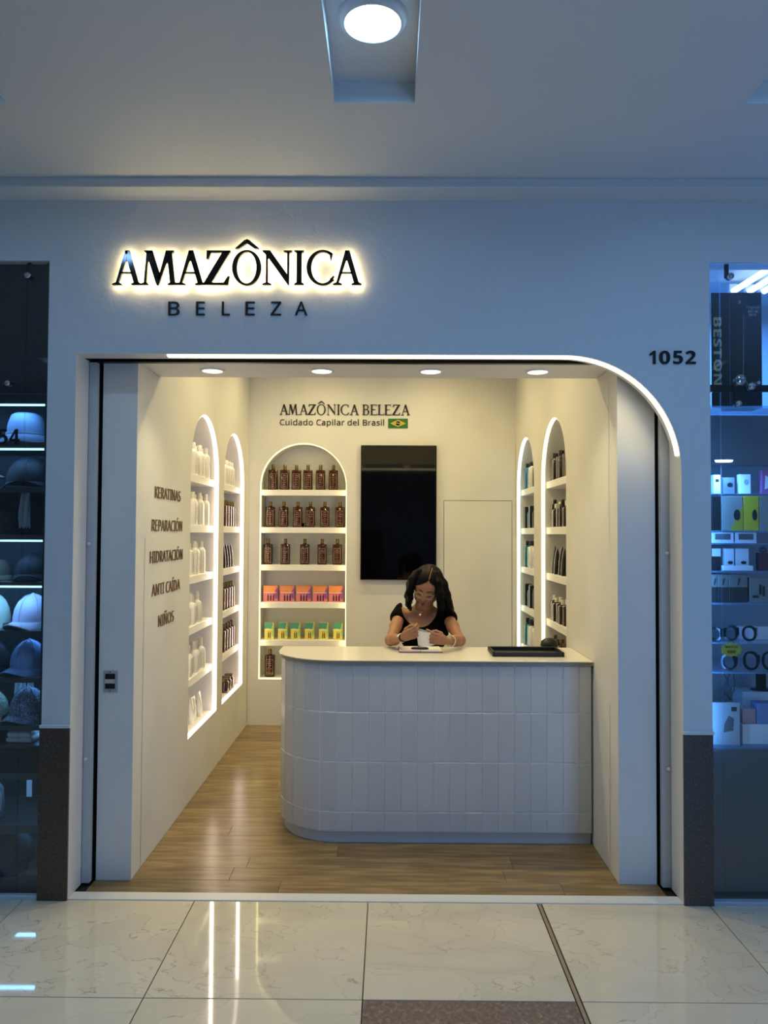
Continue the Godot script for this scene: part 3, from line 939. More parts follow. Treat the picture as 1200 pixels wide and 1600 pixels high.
# ---------------------------------------------------------------- lettering on the front and inside
func front_sign() -> void:
	var sg := thing("shop_sign", "large glossy black serif letters AMAZÔNICA with a warm halo on the front wall", "sign")
	var px := [["A", 175.6], ["M", 218.7], ["A", 275.0], ["Z", 317.7], ["Ô", 362.6], ["N", 410.3], ["I", 459.8], ["C", 479.0], ["A", 520.3]]
	var ends := [220.6, 286.5, 320.6, 359.2, 407.6, 455.7, 474.2, 521.5, 564.5]
	var halo := glow(Color(1.0, 0.90, 0.66), 17.0)
	for i in px.size():
		var ch: String = px[i][0]
		var p0 := on_z(0.036, px[i][1], 444.5)
		var p1 := on_z(0.036, ends[i], 444.5)
		var w: float = serif_capital(ch).w
		var sx := (p1.x - p0.x) / w
		var sy := on_z(0.036, px[i][1], 391.5).y - p0.y
		var l := part(sg, "letter", capital_mesh(ch, sx, sy, 0.022, 0.036, 0.0012), M.letter_black, Transform3D(Basis(), Vector3(p0.x, p0.y, 0.0)))
		part(l, "led_backlight", capital_mesh(ch, sx, sy, 0.0202, 0.0218, 0.0004), halo)
	var sub := thing("shop_subtitle", "thin spaced black letters BELEZA under the glowing sign", "sign")
	for a in [["B", 263.2, 281.0], ["E", 306.7, 320.4], ["L", 347.0, 359.5], ["E", 383.8, 398.4], ["Z", 423.2, 439.7], ["A", 461.1, 480.6]]:
		var b0 := on_z(0.0, a[1], 493.0)
		var b1 := on_z(0.0, a[2], 471.8)
		fit_glyph(sub, a[0], font(), M.letter_flat, b0.x, b1.x, b0.y, b1.y, 0.0005, 0.006)
	var num := thing("unit_number", "bold black numerals 1052 on the front wall by the rounded corner", "number sign")
	for a in [["1", 1014.2, 1023.9], ["0", 1029.8, 1046.3], ["5", 1051.6, 1066.2], ["2", 1070.8, 1086.4]]:
		var b0 := on_z(0.0, a[1], 569.0)
		var b1 := on_z(0.0, a[2], 548.5)
		fit_glyph(num, a[0], font(true), M.letter_flat, b0.x, b1.x, b0.y, b1.y, 0.0005, 0.006, "digit")
	# metal words on the wall
	for a in [["KERATINAS", 240.5, 778.5, 281.5, 783.0], ["REPARACIÓN", 235.5, 830.0, 284.5, 830.0], ["HIDRATACIÓN", 232.8, 879.5, 285.0, 874.5], ["ANTI CAÍDA", 236.3, 931.0, 280.3, 921.5], ["NIÑOS", 245.8, 978.8, 270.8, 971.5]]:
		var p0 := on_x(ROOM_L, a[1], a[2])
		var p1 := on_x(ROOM_L, a[3], a[4])
		var y := (p0.y + p1.y) / 2
		var o := thing("wall_word", "small bronze metal letters spelling %s on the white wall" % a[0], "lettering", Transform3D(XF_L.basis, Vector3(ROOM_L, y, p0.z)))
		write_line(o, a[0], font(), M.letter_gold, Vector3(0, 0, 0.0025), Basis(), p0.z - p1.z, 0.055, 0.003)

func back_wall_things() -> void:
	var nm := thing("inner_sign", "dark brown serif letters AMAZÔNICA BELEZA high on the back wall", "sign")
	var p0 := on_z(ROOM_B, 437.0, 648.0)
	var p1 := on_z(ROOM_B, 640.0, 648.6)
	var cap := on_z(ROOM_B, 437.0, 631.8).y - p0.y
	var text := "AMAZÔNICA BELEZA"
	var adv := {"A": 0.78, "M": 1.02, "Z": 0.82, "Ô": 0.93, "N": 0.92, "I": 0.33, "C": 0.86, " ": 0.36, "B": 0.72, "E": 0.69, "L": 0.62}
	var total := 0.0
	for ch in text: total += adv[ch]
	var k := (p1.x - p0.x) / total
	var pen := 0.0
	for ch in text:
		if ch != " ":
			var sx: float = k * (0.78 if ch == "M" else 0.93)
			part(nm, "letter", capital_mesh(ch, sx, cap, 0.0005, 0.008), M.letter_brown, Transform3D(Basis(), Vector3(p0.x + pen * k, p0.y, ROOM_B)))
		pen += adv[ch]
	var sl := thing("slogan", "small brown letters Cuidado Capilar del Brasil on the back wall", "lettering")
	var q0 := on_z(ROOM_B, 436.5, 664.3)
	var q1 := on_z(ROOM_B, 601.5, 665.0)
	write_line(sl, "Cuidado Capilar del Brasil", font(), M.letter_brown, Vector3(q0.x, q0.y, ROOM_B + 0.003), Basis(), q1.x - q0.x, on_z(ROOM_B, 437, 655.3).y - q0.y, 0.005)
	# flag
	var f0 := on_z(ROOM_B, 606.5, 669.0)
	var f1 := on_z(ROOM_B, 637.3, 654.3)
	var fl := thing("flag_sign", "small green, yellow and blue Brazilian flag plate beside the slogan", "flag", Transform3D(Basis(), Vector3((f0.x + f1.x) / 2, (f0.y + f1.y) / 2, ROOM_B)))
	var w := f1.x - f0.x
	var h := f1.y - f0.y
	part(fl, "green_field", box(Vector3(w, h, 0.004), 0.0, Vector3(0, 0, 0.0025)), mat(Color(0.17, 0.43, 0.17), 0.5))
	part(fl, "yellow_diamond", extrude(PackedVector2Array([Vector2(-w * 0.40, 0), Vector2(0, -h * 0.38), Vector2(w * 0.40, 0), Vector2(0, h * 0.38)]), 0.0045, 0.0052), mat(Color(0.80, 0.72, 0.16), 0.5))
	part(fl, "blue_disc", extrude(ellipse(Vector2.ZERO, h * 0.24, h * 0.24, 24), 0.0052, 0.0058), mat(Color(0.04, 0.06, 0.16), 0.5))
	var band := PackedVector2Array()
	for i in 9: band.append(Vector2(lerpf(-0.235, 0.235, i / 8.0) * h, (0.05 - 0.10 * i / 8.0 + 0.04 * sin(PI * i / 8.0)) * h))
	for i in 9: band.append(band[8 - i] + Vector2(0, -0.045 * h))
	part(fl, "white_band", extrude(band, 0.0058, 0.0062), M.paper)
	# screen
	var t0 := on_z(ROOM_B, 563.0, 905.5)
	var t1 := on_z(ROOM_B, 682.0, 697.0)
	var tv := thing("tv_screen", "dark switched off television hung upright on the back wall", "television", at((t0.x + t1.x) / 2, (t0.y + t1.y) / 2, ROOM_B))
	var tw := t1.x - t0.x
	var th := t1.y - t0.y
	part(tv, "case", box(Vector3(tw, th, 0.035), 0.003, Vector3(0, 0, 0.022)), M.black)
	part(tv, "glass_front", box(Vector3(tw - 0.012, th - 0.012, 0.002), 0.0005, Vector3(0, 0, 0.0405)), M.black_gloss)

# ---------------------------------------------------------------- counter
const DESK_Z := -0.575     # tile face of the straight front
const DESK_TOP := 0.884

func desk_plan(off: float, x1: float) -> PackedVector2Array:
	# plan (x, z): straight front, quarter round at the free end, short side, back
	var c := Vector2(-0.251, DESK_Z - 0.311)
	var r := 0.311 + off
	var p := PackedVector2Array([Vector2(x1, DESK_Z + off), Vector2(x1, -1.02)])
	p.append(Vector2(c.x - r, -1.02))
	for i in 13:
		var t := PI - PI / 2 * i / 12.0
		p.append(c + Vector2(cos(t), sin(t)) * r)
	return p

func counter() -> void:
	var ct := thing("tiled_counter", "pale grey tiled reception counter with one rounded end and a cream top", "counter")
	var flat := Transform3D(Basis(Vector3.RIGHT, Vector3.BACK, Vector3.DOWN), Vector3.ZERO)   # (x, y, h) of an extrusion -> (x, -h, y)
	var up := func(y0: float, y1: float, off: float, x1: float) -> ArrayMesh:
		var st := begin()
		add_extrude(st, desk_plan(off, x1), -y1, -y0)
		return done(st)
	part(ct, "plinth", up.call(0.0, 0.058, -0.022, 0.986), M.counter_body, flat)
	part(ct, "body", up.call(0.058, 0.864, -0.0034, 0.986), M.grout_white, flat)
	part(ct, "edge_band", up.call(0.8645, 0.8800, 0.010, 0.992), M.counter_edge, flat)
	part(ct, "countertop", up.call(0.8801, DESK_TOP, 0.011, 0.992), M.counter_top, flat)
	var rows := [[0.634, 0.862], [0.394, 0.634], [0.155, 0.394], [0.059, 0.155]]
	var pitch := 0.0785
	var meshes := []
	for r in rows: meshes.append(box(Vector3(pitch - 0.0026, r[1] - r[0] - 0.0050, 0.010), 0.0018))
	var rng := RandomNumberGenerator.new()
	rng.seed = 9
	var c := Vector2(-0.251, DESK_Z - 0.311)
	var per := 0.311 * PI / 2 / 6.0
	var places := []
	var x := -0.251
	while x < 0.97:
		places.append([Transform3D(Basis(), Vector3(x + pitch / 2, 0, DESK_Z - 0.005)), minf(pitch, 0.985 - x)])
		x += pitch
	for i in 6:
		var t := PI / 2 + PI / 2 * (i + 0.5) / 6.0
		places.append([Transform3D(Basis(Vector3.UP, PI / 2 - t), Vector3(c.x + cos(t) * (0.311 - 0.0075), 0, c.y + sin(t) * (0.311 - 0.0075))), pitch])
	for i in 2:
		var zz := c.y - (i + 0.5) * 0.067
		places.append([Transform3D(Basis(Vector3.UP, -PI / 2), Vector3(c.x - 0.311 + 0.005, 0, zz)), 0.067])
	for q in places:
		for k in 4:
			var xf: Transform3D = q[0]
			xf.origin.y = (rows[k][0] + rows[k][1]) / 2
			var w: float = q[1]
			var m: Mesh = meshes[k] if w > pitch - 0.002 else box(Vector3(w - 0.0026, rows[k][1] - rows[k][0] - 0.0050, 0.010), 0.0018)
			if w < pitch - 0.002 and xf.basis.is_equal_approx(Basis()): xf.origin.x -= (pitch - w) / 2
			xf.basis = xf.basis * Basis(Vector3.RIGHT, rng.randf_range(-0.004, 0.004)) * Basis(Vector3.UP, rng.randf_range(-0.006, 0.006))
			part(ct, "tile", m, M.counter_tile if rng.randf() < 0.6 else M.counter_tile_b, xf)
	# things on the top
	var tr := thing("desk_tray", "low black tray lying on the counter near the wall end", "tray", at(0.705, DESK_TOP, -0.80))
	part(tr, "base", box(Vector3(0.36, 0.006, 0.20), 0.002, Vector3(0, 0.003, 0)), M.black)
	part(tr, "side", box(Vector3(0.36, 0.024, 0.012), 0.003, Vector3(0, 0.012, 0.094)), M.black)
	part(tr, "side", box(Vector3(0.36, 0.024, 0.012), 0.003, Vector3(0, 0.012, -0.094)), M.black)
	part(tr, "side", box(Vector3(0.012, 0.024, 0.20), 0.003, Vector3(-0.174, 0.012, 0)), M.black)
	part(tr, "side", box(Vector3(0.012, 0.024, 0.20), 0.003, Vector3(0.174, 0.012, 0)), M.black)
	single("black_pouch", loft([[0.0, 0.040, 0.035, 3.0], [0.02, 0.046, 0.040, 2.6], [0.045, 0.040, 0.033, 2.3], [0.058, 0.022, 0.018, 2.0], [0.062, 0.0, 0.0, 2.0]], 20), M.black, "rounded black pouch at the end of the black tray", "pouch", at(0.862, DESK_TOP, -0.96))
	var nb := thing("note_pad", "open pad of white and pink sheets in front of the woman", "notebook", turned(Vector3(0.166, DESK_TOP, -0.89), 0.03))
	part(nb, "cover", box(Vector3(0.225, 0.004, 0.155), 0.001, Vector3(0, 0.002, 0)), mat(Color(0.45, 0.07, 0.16), 0.5))
	part(nb, "page_block", box(Vector3(0.108, 0.008, 0.148), 0.001, Vector3(-0.0555, 0.008, 0)), mat(Color(0.86, 0.80, 0.83), 0.6))
	part(nb, "page_block", box(Vector3(0.108, 0.007, 0.150), 0.001, Vector3(0.0555, 0.0075, 0)), M.paper)
	var tk := thing("tape_dispenser", "small dark curved tool lying on the open pad", "tool", at(0.165, DESK_TOP + 0.012, -0.865))
	part(tk, "body", loft([[0.0, 0.045, 0.018, 3.0], [0.006, 0.047, 0.019, 2.6], [0.010, 0.036, 0.012, 2.2]], 18), M.black)

# ---------------------------------------------------------------- products in the niches
var kinds := {}

func new_kind(key: String) -> Node3D:
	var o := Node3D.new()
	kinds[key] = o
	return o

func print_lines(w: float, y0: float, y1: float, n: int, z: float, line := 0.0022) -> ArrayMesh:
	var st := begin()
	for i in n:
		var y := lerpf(y0, y1, (i + 0.5) / n)
		var ww: float = w * [1.0, 0.7, 0.9, 0.55, 0.8][i % 5]
		add_span(st, -ww / 2, ww / 2, y - line / 2, y + line / 2, z, z + 0.0006)
	return done(st)

func frame_print(w: float, y0: float, y1: float, z: float) -> ArrayMesh:
	var st := begin()
	var t := 0.0013
	add_span(st, -w / 2, w / 2, y1 - t, y1, z, z + 0.0006)
	add_span(st, -w / 2, w / 2, y0, y0 + t, z, z + 0.0006)
	add_span(st, -w / 2, -w / 2 + t, y0, y1, z, z + 0.0006)
	add_span(st, w / 2 - t, w / 2, y0, y1, z, z + 0.0006)
	return done(st)

# a shouldered bottle: half widths rx, rz, body height, cap radius and height
func bottle_kind(key: String, rx: float, rz: float, body_h: float, p: float, shoulder: float, cap_r: float, cap_h: float, mb: Material, mc: Material, mp: Material) -> void:
	var o := new_kind(key)
	part(o, "body", loft([[0.0, rx * 0.95, rz * 0.95, p], [0.004, rx, rz, p], [body_h - shoulder, rx, rz, p], [body_h - shoulder * 0.35, rx * 0.92, rz * 0.9, p * 0.8], [body_h, cap_r * 1.1, cap_r * 1.1, 2.0, 1], [body_h + 0.008, cap_r * 0.85, cap_r * 0.85, 2.0]], 20), mb)
	part(o, "cap", loft([[body_h + 0.006, cap_r, cap_r, 2.0], [body_h + 0.006 + cap_h * 0.92, cap_r * 0.97, cap_r * 0.97, 2.0], [body_h + 0.006 + cap_h, cap_r * 0.85, cap_r * 0.85, 2.0]], 16), mc)
	if mp:
		part(o, "label_frame", frame_print(rx * 1.35, body_h * 0.10, body_h * 0.80, rz + 0.0002), mp)
		part(o, "label_print", print_lines(rx * 0.85, body_h * 0.14, body_h * 0.76, 7, rz + 0.0002, 0.0018), mp)

func make_kinds() -> void:
	bottle_kind("brown", 0.036, 0.028, 0.158, 5.0, 0.006, 0.0135, 0.034, M.brown_bottle, M.gold, M.print_gold)
	bottle_kind("white", 0.036, 0.026, 0.150, 3.0, 0.022, 0.015, 0.034, M.white_bottle, M.white_cap, M.print_grey)
	bottle_kind("white_round", 0.030, 0.030, 0.125, 2.0, 0.030, 0.012, 0.045, M.white_bottle, M.white_cap, M.print_grey)
	bottle_kind("plum", 0.034, 0.027, 0.120, 5.0, 0.008, 0.014, 0.030, M.plum_bottle, M.white_cap, M.print_grey)
	bottle_kind("brown_metal_cap", 0.032, 0.026, 0.145, 5.0, 0.006, 0.012, 0.030, M.plum_bottle, M.dark_steel, M.print_grey)
	bottle_kind("dark_slim", 0.026, 0.024, 0.150, 5.0, 0.006, 0.012, 0.022, M.plum_bottle, M.plum_bottle, M.print_grey)
	bottle_kind("teal", 0.034, 0.026, 0.160, 6.0, 0.006, 0.015, 0.034, M.teal_bottle, M.black_tube, M.paper)
	bottle_kind("blue", 0.032, 0.024, 0.165, 6.0, 0.006, 0.014, 0.032, M.blue_bottle, M.black_tube, M.paper)
	bottle_kind("white_black_cap", 0.034, 0.026, 0.160, 6.0, 0.006, 0.015, 0.034, M.white_bottle, M.black_tube, mat(Color(0.2, 0.4, 0.55), 0.5))
	bottle_kind("green_white_cap", 0.028, 0.026, 0.125, 4.0, 0.01, 0.014, 0.032, M.green_box, M.white_cap, M.print_grey)
	# white tube standing on its cap
	var o := new_kind("tube")
	part(o, "cap", loft([[0.0, 0.019, 0.019, 2.0], [0.022, 0.0185, 0.0185, 2.0]], 16), M.white_cap)
	part(o, "body", loft([[0.022, 0.020, 0.020, 2.0, 1], [0.06, 0.025, 0.020, 2.0], [0.13, 0.030, 0.006, 2.4], [0.145, 0.031, 0.0018, 3.0]], 18), M.white_bottle)
	part(o, "label_print", print_lines(0.03, 0.06, 0.10, 4, 0.0195), M.print_grey)
	# black leaf shaped tube
	o = new_kind("black_tube")
	part(o, "body", loft([[0.0, 0.030, 0.022, 3.0], [0.03, 0.034, 0.022, 2.6], [0.09, 0.033, 0.018, 2.4], [0.14, 0.027, 0.012, 2.4], [0.172, 0.018, 0.004, 2.4], [0.178, 0.012, 0.0015, 2.4]], 18), M.black_tube)
	part(o, "label_print", print_lines(0.03, 0.03, 0.09, 5, 0.0225), M.print_grey)
	# cartons
	o = new_kind("green_carton")
	part(o, "carton", box(Vector3(0.055, 0.165, 0.05), 0.001, Vector3(0, 0.0825, 0)), M.green_box)
	part(o, "label_print", print_lines(0.032, 0.04, 0.13, 6, 0.0255), M.print_grey)
	carton_kind("pink", 0.115, 0.126, 0.055, Color(0.84, 0.47, 0.52), Color(0.91, 0.57, 0.33), Color(0.56, 0.30, 0.58), Color(0.93, 0.78, 0.74), Color(0.26, 0.10, 0.24), 3)
	carton_kind("yellow", 0.075, 0.130, 0.05, Color(0.86, 0.83, 0.40), Color(0.30, 0.62, 0.54), Color(0.62, 0.78, 0.52), Color(0.93, 0.90, 0.66), Color(0.36, 0.15, 0.10), 2)
	# small jar with a white tag
	o = new_kind("jar")
	part(o, "body", loft([[0.0, 0.022, 0.022, 2.0], [0.022, 0.023, 0.023, 2.0], [0.024, 0.019, 0.019, 2.0]], 18), M.black_tube)
	part(o, "lid", loft([[0.024, 0.023, 0.023, 2.0], [0.034, 0.023, 0.023, 2.0]], 18), M.black_tube)
	o = new_kind("brown_jar")
	part(o, "body", loft([[0.0, 0.036, 0.036, 3.0], [0.075, 0.037, 0.037, 3.0], [0.082, 0.030, 0.030, 2.0]], 18), M.brown_bottle)
	part(o, "lid", loft([[0.082, 0.032, 0.032, 2.0], [0.104, 0.032, 0.032, 2.0]], 18), M.gold)
	part(o, "label_frame", frame_print(0.045, 0.012, 0.065, 0.0372), M.print_gold)

func carton_kind(key: String, w: float, h: float, d: float, base: Color, top: Color, side: Color, strip: Color, dark: Color, n: int) -> void:
	var o := new_kind(key)
	part(o, "carton", box(Vector3(w, h, d), 0.001, Vector3(0, h / 2, 0)), mat(base, 0.4))
	var z := d / 2 + 0.0002
	var st := begin()
	add_extrude(st, PackedVector2Array([Vector2(-w * 0.5, h), Vector2(-w * 0.5, h * 0.62), Vector2(-w * 0.1, h * 0.66), Vector2(w * 0.25, h * 0.60), Vector2(w * 0.36, h * 0.8), Vector2(w * 0.42, h)]), z, z + 0.0004)
	part(o, "print_top", done(st), mat(top, 0.4))
	st = begin()
	add_extrude(st, PackedVector2Array([Vector2(w * 0.5, h * 0.92), Vector2(w * 0.30, h * 0.62), Vector2(w * 0.22, h * 0.40), Vector2(w * 0.36, h * 0.16), Vector2(w * 0.5, h * 0.20)]), z, z + 0.0003)
	part(o, "print_swirl", done(st), mat(side, 0.4))
	part(o, "print_band", box(Vector3(w * 0.9, h * 0.05, 0.0006), 0.0, Vector3(-w * 0.05, h * 0.575, z + 0.0005)), mat(strip, 0.4))
	st = begin()
	for i in n:
		var x := (i - (n - 1) / 2.0) * w * 0.19 + w * 0.02
		add_span(st, x - w * 0.055, x + w * 0.055, h * 0.06, h * 0.36, z + 0.0004, z + 0.0008)
		add_extrude(st, PackedVector2Array([Vector2(x - w * 0.04, h * 0.36), Vector2(x + w * 0.04, h * 0.36), Vector2(x + w * 0.012, h * 0.50), Vector2(x - w * 0.012, h * 0.50)]), z + 0.0004, z + 0.0008)
	part(o, "print_bottles", done(st), mat(dark, 0.4))

func put(key: String, called: String, xf: Transform3D, u: float, y: float, w: float, turn: float, label: String, category: String, group: String, size := 1.0) -> void:
	var c: Node3D = kinds[key].duplicate()
	c.name = numbered(called)
	add_child(c)
	c.transform = xf * Transform3D(Basis(Vector3.UP, turn) * Basis.from_scale(Vector3.ONE * size), Vector3(u, y + 0.0003, w))
	tag(c, label, category, group)

func products() -> void:
	make_kinds()
	var tops := SHELF_TOPS + [NICHE_LO + 0.0005]
	var order := ["top", "second", "third", "fourth", "fifth", "bottom"]
	# back wall niche
	var rows := [[426.8, 445.0, 463.2, 481.2, 500.8, 520.8], [423.0, 443.8, 465.8, 485.5, 508.0, 531.8], [420.0, 447.0, 477.2, 504.2, 527.8]]
	for r in 3:
		for u in rows[r]:
			var p := on_z(ROOM_B - 0.12, u, 760.0)
			put("brown", "shampoo_bottle", XF_B, p.x, tops[r], -0.12, 0.0, "brown bottle with gold cap on the %s shelf of the back wall niche" % order[r], "bottle", "brown bottles on the %s shelf of the back wall niche" % order[r], 1.04)
	put("jar", "small_jar", XF_B, on_z(ROOM_B - 0.1, 475.3, 820.0).x, tops[1], -0.15, 0.0, "tiny black jar between two brown bottles on the second back wall shelf", "jar", "")
	for u in [(150 + 310) / 2.0, (332 + 495) / 2.0, (515 + 675) / 2.0, (700 + 858) / 2.0, (878 + 1030) / 2.0]:
		put("pink", "treatment_carton", XF_B, on_z(ROOM_B - 0.09, 390 + u / 7.06, 930.0).x, tops[3], -0.12, 0.0, "pink and orange carton with three bottles printed on it", "carton", "pink cartons on the fourth shelf of the back wall niche")
	for u in [(160 + 268) / 2.0, (308 + 420) / 2.0, (450 + 560) / 2.0, (608 + 712) / 2.0, (762 + 868) / 2.0, (922 + 1026) / 2.0]:
		put("yellow", "ampoule_carton", XF_B, on_z(ROOM_B - 0.09, 390 + u / 7.06, 990.0).x, tops[4], -0.12, 0.0, "yellow carton with teal top and two bottles printed on it", "carton", "yellow cartons on the fifth shelf of the back wall niche")
	put("brown", "shampoo_bottle", XF_B, on_z(ROOM_B - 0.12, 421.9, 1040.0).x, tops[5], -0.12, 0.0, "single brown bottle alone at the bottom of the back wall niche", "bottle", "", 1.09)
	# first niche of the word wall: white bottles, standing at the shelf fronts
	var rows1 := [["white", 5, 1.72, 0.078], ["white", 5, 1.72, 0.078], ["white", 4, 1.62, 0.080], ["white_round", 4, 1.54, 0.075], ["white_round", 6, 1.64, 0.082], ["tube", 5, 1.62, 0.095]]
	for r in 6:
		var key: String = rows1[r][0]
		for i in rows1[r][1]:
			var u: float = rows1[r][2] - i * rows1[r][3]
			put(key, "white_tube" if key == "tube" else "white_bottle", XF_L, u, tops[r], -0.075 - 0.01 * (i % 2), 0.0, "white %s on the %s shelf of the niche beside the metal words" % ["tube" if key == "tube" else "bottle", order[r]], "tube" if key == "tube" else "bottle", "white products on the %s shelf of the niche beside the metal words" % order[r], 1.05 if i % 2 == 0 else 0.98)
	# second niche of the word wall
	var k2 := ["white", "brown", "black_tube", "brown", "brown", "brown_jar"]
	var n2 := [4, 5, 4, 5, 5, 3]
	var e2 := [2.52, 2.58, 2.52, 2.56, 2.58, 2.50]
	for r in 6:
		for i in n2[r]:
			var u: float = e2[r] - i * 0.085
			var nm: String = ["white_bottle", "shampoo_bottle", "black_tube", "shampoo_bottle", "shampoo_bottle", "mask_jar"][r]
			var what: String = ["white bottle", "brown bottle with gold cap", "curved black tube", "brown bottle with gold cap", "brown bottle with gold cap", "squat brown jar"][r]
			put(k2[r], nm, XF_L, u, tops[r], -0.075, 0.0, "%s on the %s niche shelf by the back corner" % [what, order[r]], "tube" if r == 2 else ("jar" if r == 5 else "bottle"), "products on the %s shelf of the wall niche next to the back wall" % order[r], 0.95)
	# near niche of the opposite wall (u runs towards the entrance)
	var k3 := ["brown_metal_cap", "plum", "black_tube", "plum", "brown", "brown"]
	for r in 5:
		var n := [6, 5, 4, 5, 4][r] as int
		for i in n:
			var u: float = NICHE_R1[0] + 0.075 + i * (0.085 if n > 4 else 0.10)
			var key: String = k3[r]
			if r == 1 and i % 3 == 0: key = "dark_slim"
			var what: String = ["dark bottle with steel cap", "dark plum bottle", "curved black tube", "dark plum bottle with cream cap", "brown bottle with gold cap"][r]
			put(key, "black_tube" if r == 2 else "plum_bottle", XF_R, u, tops[r], -0.075 + 0.008 * (i % 2), 0.0, "%s on the %s niche shelf over the counter" % [what, order[r]], "tube" if r == 2 else "bottle", "products on the %s shelf of the niche over the counter" % order[r], 1.0 if i % 2 == 0 else 0.94)
	# far niche of that wall
	var k4 := [["blue", "blue", "white_black_cap", "dark_slim"], ["green_carton", "green_white_cap", "green_carton", "green_white_cap"], ["teal", "teal", "white_black_cap", "white_black_cap"], ["green_carton", "green_white_cap", "green_carton", "dark_slim"], ["teal", "teal", "white_black_cap", "white_black_cap"], ["teal", "white_black_cap"]]
	var words := {"blue": "light blue bottle with black cap", "white_black_cap": "white bottle with black cap", "dark_slim": "slim dark bottle", "green_carton": "dark green carton", "green_white_cap": "dark green bottle with white cap", "teal": "teal bottle with black cap"}
	for r in 6:
		for i in k4[r].size():
			var key: String = k4[r][i]
			var u: float = NICHE_R2[0] + 0.055 + i * 0.10
			put(key, "green_carton" if key == "green_carton" else "hair_bottle", XF_R, u, tops[r], -0.075 - 0.008 * (i % 2), 0.0, "%s on the %s shelf by the hidden door" % [words[key], order[r]], "carton" if key == "green_carton" else "bottle", "products on the %s shelf of the niche beside the hidden door" % order[r], 1.0)

# ---------------------------------------------------------------- figures: tapered capsules joined by a smooth minimum, meshed as surface nets
func nets(out: Dictionary, prims: Array, cell: float, k: float, xf := Transform3D(), cut = null) -> void:
	var lo := Vector3.INF
	var hi := -Vector3.INF
	for q in prims:
		var r: float = maxf(q[2], q[3])
		for e in 2:
			lo = lo.min(q[e] - Vector3.ONE * r)
			hi = hi.max(q[e] + Vector3.ONE * r)
	var pad := cell * 3.0 + k
	lo -= Vector3.ONE * pad
	hi += Vector3.ONE * pad
	var nx := int(ceil((hi.x - lo.x) / cell)) + 1
	var ny := int(ceil((hi.y - lo.y) / cell)) + 1
	var nz := int(ceil((hi.z - lo.z) / cell)) + 1
	var f := PackedFloat32Array()
	f.resize(nx * ny * nz)
	f.fill(1.0)
	for q in prims:
		var a: Vector3 = q[0]
		var b: Vector3 = q[1]
		var ra: float = q[2]
		var rb: float = q[3]
		var m := maxf(ra, rb) + pad
		var i0 := ((a.min(b) - Vector3.ONE * m - lo) / cell).floor().max(Vector3.ZERO)
		var i1 := ((a.max(b) + Vector3.ONE * m - lo) / cell).ceil().min(Vector3(nx - 1, ny - 1, nz - 1))
		var ab := b - a
		var l2 := maxf(ab.length_squared(), 1e-9)
		for iz in range(int(i0.z), int(i1.z) + 1):
			for iy in range(int(i0.y), int(i1.y) + 1):
				var at_ := (iz * ny + iy) * nx
				for ix in range(int(i0.x), int(i1.x) + 1):
					var p := lo + Vector3(ix, iy, iz) * cell
					var t := clampf((p - a).dot(ab) / l2, 0.0, 1.0)
					var d := p.distance_to(a + ab * t) - ra - (rb - ra) * t
					var o := f[at_ + ix]
					var h := clampf(0.5 + 0.5 * (o - d) / k, 0.0, 1.0)
					f[at_ + ix] = o + (d - o) * h - k * h * (1.0 - h)
	if cut != null:
		for iz in nz:
			for iy in ny:
				for ix in nx:
					var at_ := (iz * ny + iy) * nx + ix
					if f[at_] < 3.0 * cell: f[at_] = cut.call(lo + Vector3(ix, iy, iz) * cell, f[at_])
	var ids := PackedInt32Array()
	ids.resize(nx * ny * nz)
	ids.fill(-1)
	var vs: PackedVector3Array = out.v
	var ind: PackedInt32Array = out.i
	var sy := nx
	var sz := nx * ny
	var corner := [0, 1, sy, sy + 1, sz, sz + 1, sz + sy, sz + sy + 1]
	var edges := [[0, 1], [2, 3], [4, 5], [6, 7], [0, 2], [1, 3], [4, 6], [5, 7], [0, 4], [1, 5], [2, 6], [3, 7]]
	for iz in nz - 1:
		for iy in ny - 1:
			var base := (iz * ny + iy) * nx
			for ix in nx - 1:
				var c := base + ix
				var neg := 0
				for o in corner:
					if f[c + o] < 0.0: neg += 1
				if neg == 0 or neg == 8: continue
				var sum := Vector3.ZERO
				var n := 0
				for e in edges:
					var d0 := f[c + corner[e[0]]]
					var d1 := f[c + corner[e[1]]]
					if (d0 < 0.0) != (d1 < 0.0):
						var t := d0 / (d0 - d1)
						var p0 := Vector3(e[0] & 1, (e[0] >> 1) & 1, e[0] >> 2)
						var p1 := Vector3(e[1] & 1, (e[1] >> 1) & 1, e[1] >> 2)
						sum += p0.lerp(p1, t)
						n += 1
				ids[c] = vs.size()
				vs.append(xf * (lo + (Vector3(ix, iy, iz) + sum / n) * cell))
	var flip := xf.basis.determinant() < 0.0
	for iz in range(1, nz - 1):
		for iy in range(1, ny - 1):
			var base := (iz * ny + iy) * nx
			for ix in range(1, nx - 1):
				var c := base + ix
				var d0 := f[c]
				for a in 3:
					var step: int = [1, sy, sz][a]
					var d1 := f[c + step]
					if (d0 < 0.0) == (d1 < 0.0): continue
					var u: int = [sy, sz, 1][a]
					var v: int = [sz, 1, sy][a]
					var q := [ids[c - u - v], ids[c - v], ids[c], ids[c - u]]
					if q[0] < 0 or q[1] < 0 or q[2] < 0 or q[3] < 0: continue
					if (d0 < 0.0) != flip: q.reverse()
					ind.append_array(PackedInt32Array([q[0], q[1], q[2], q[0], q[2], q[3]]))
	out.v = vs
	out.i = ind

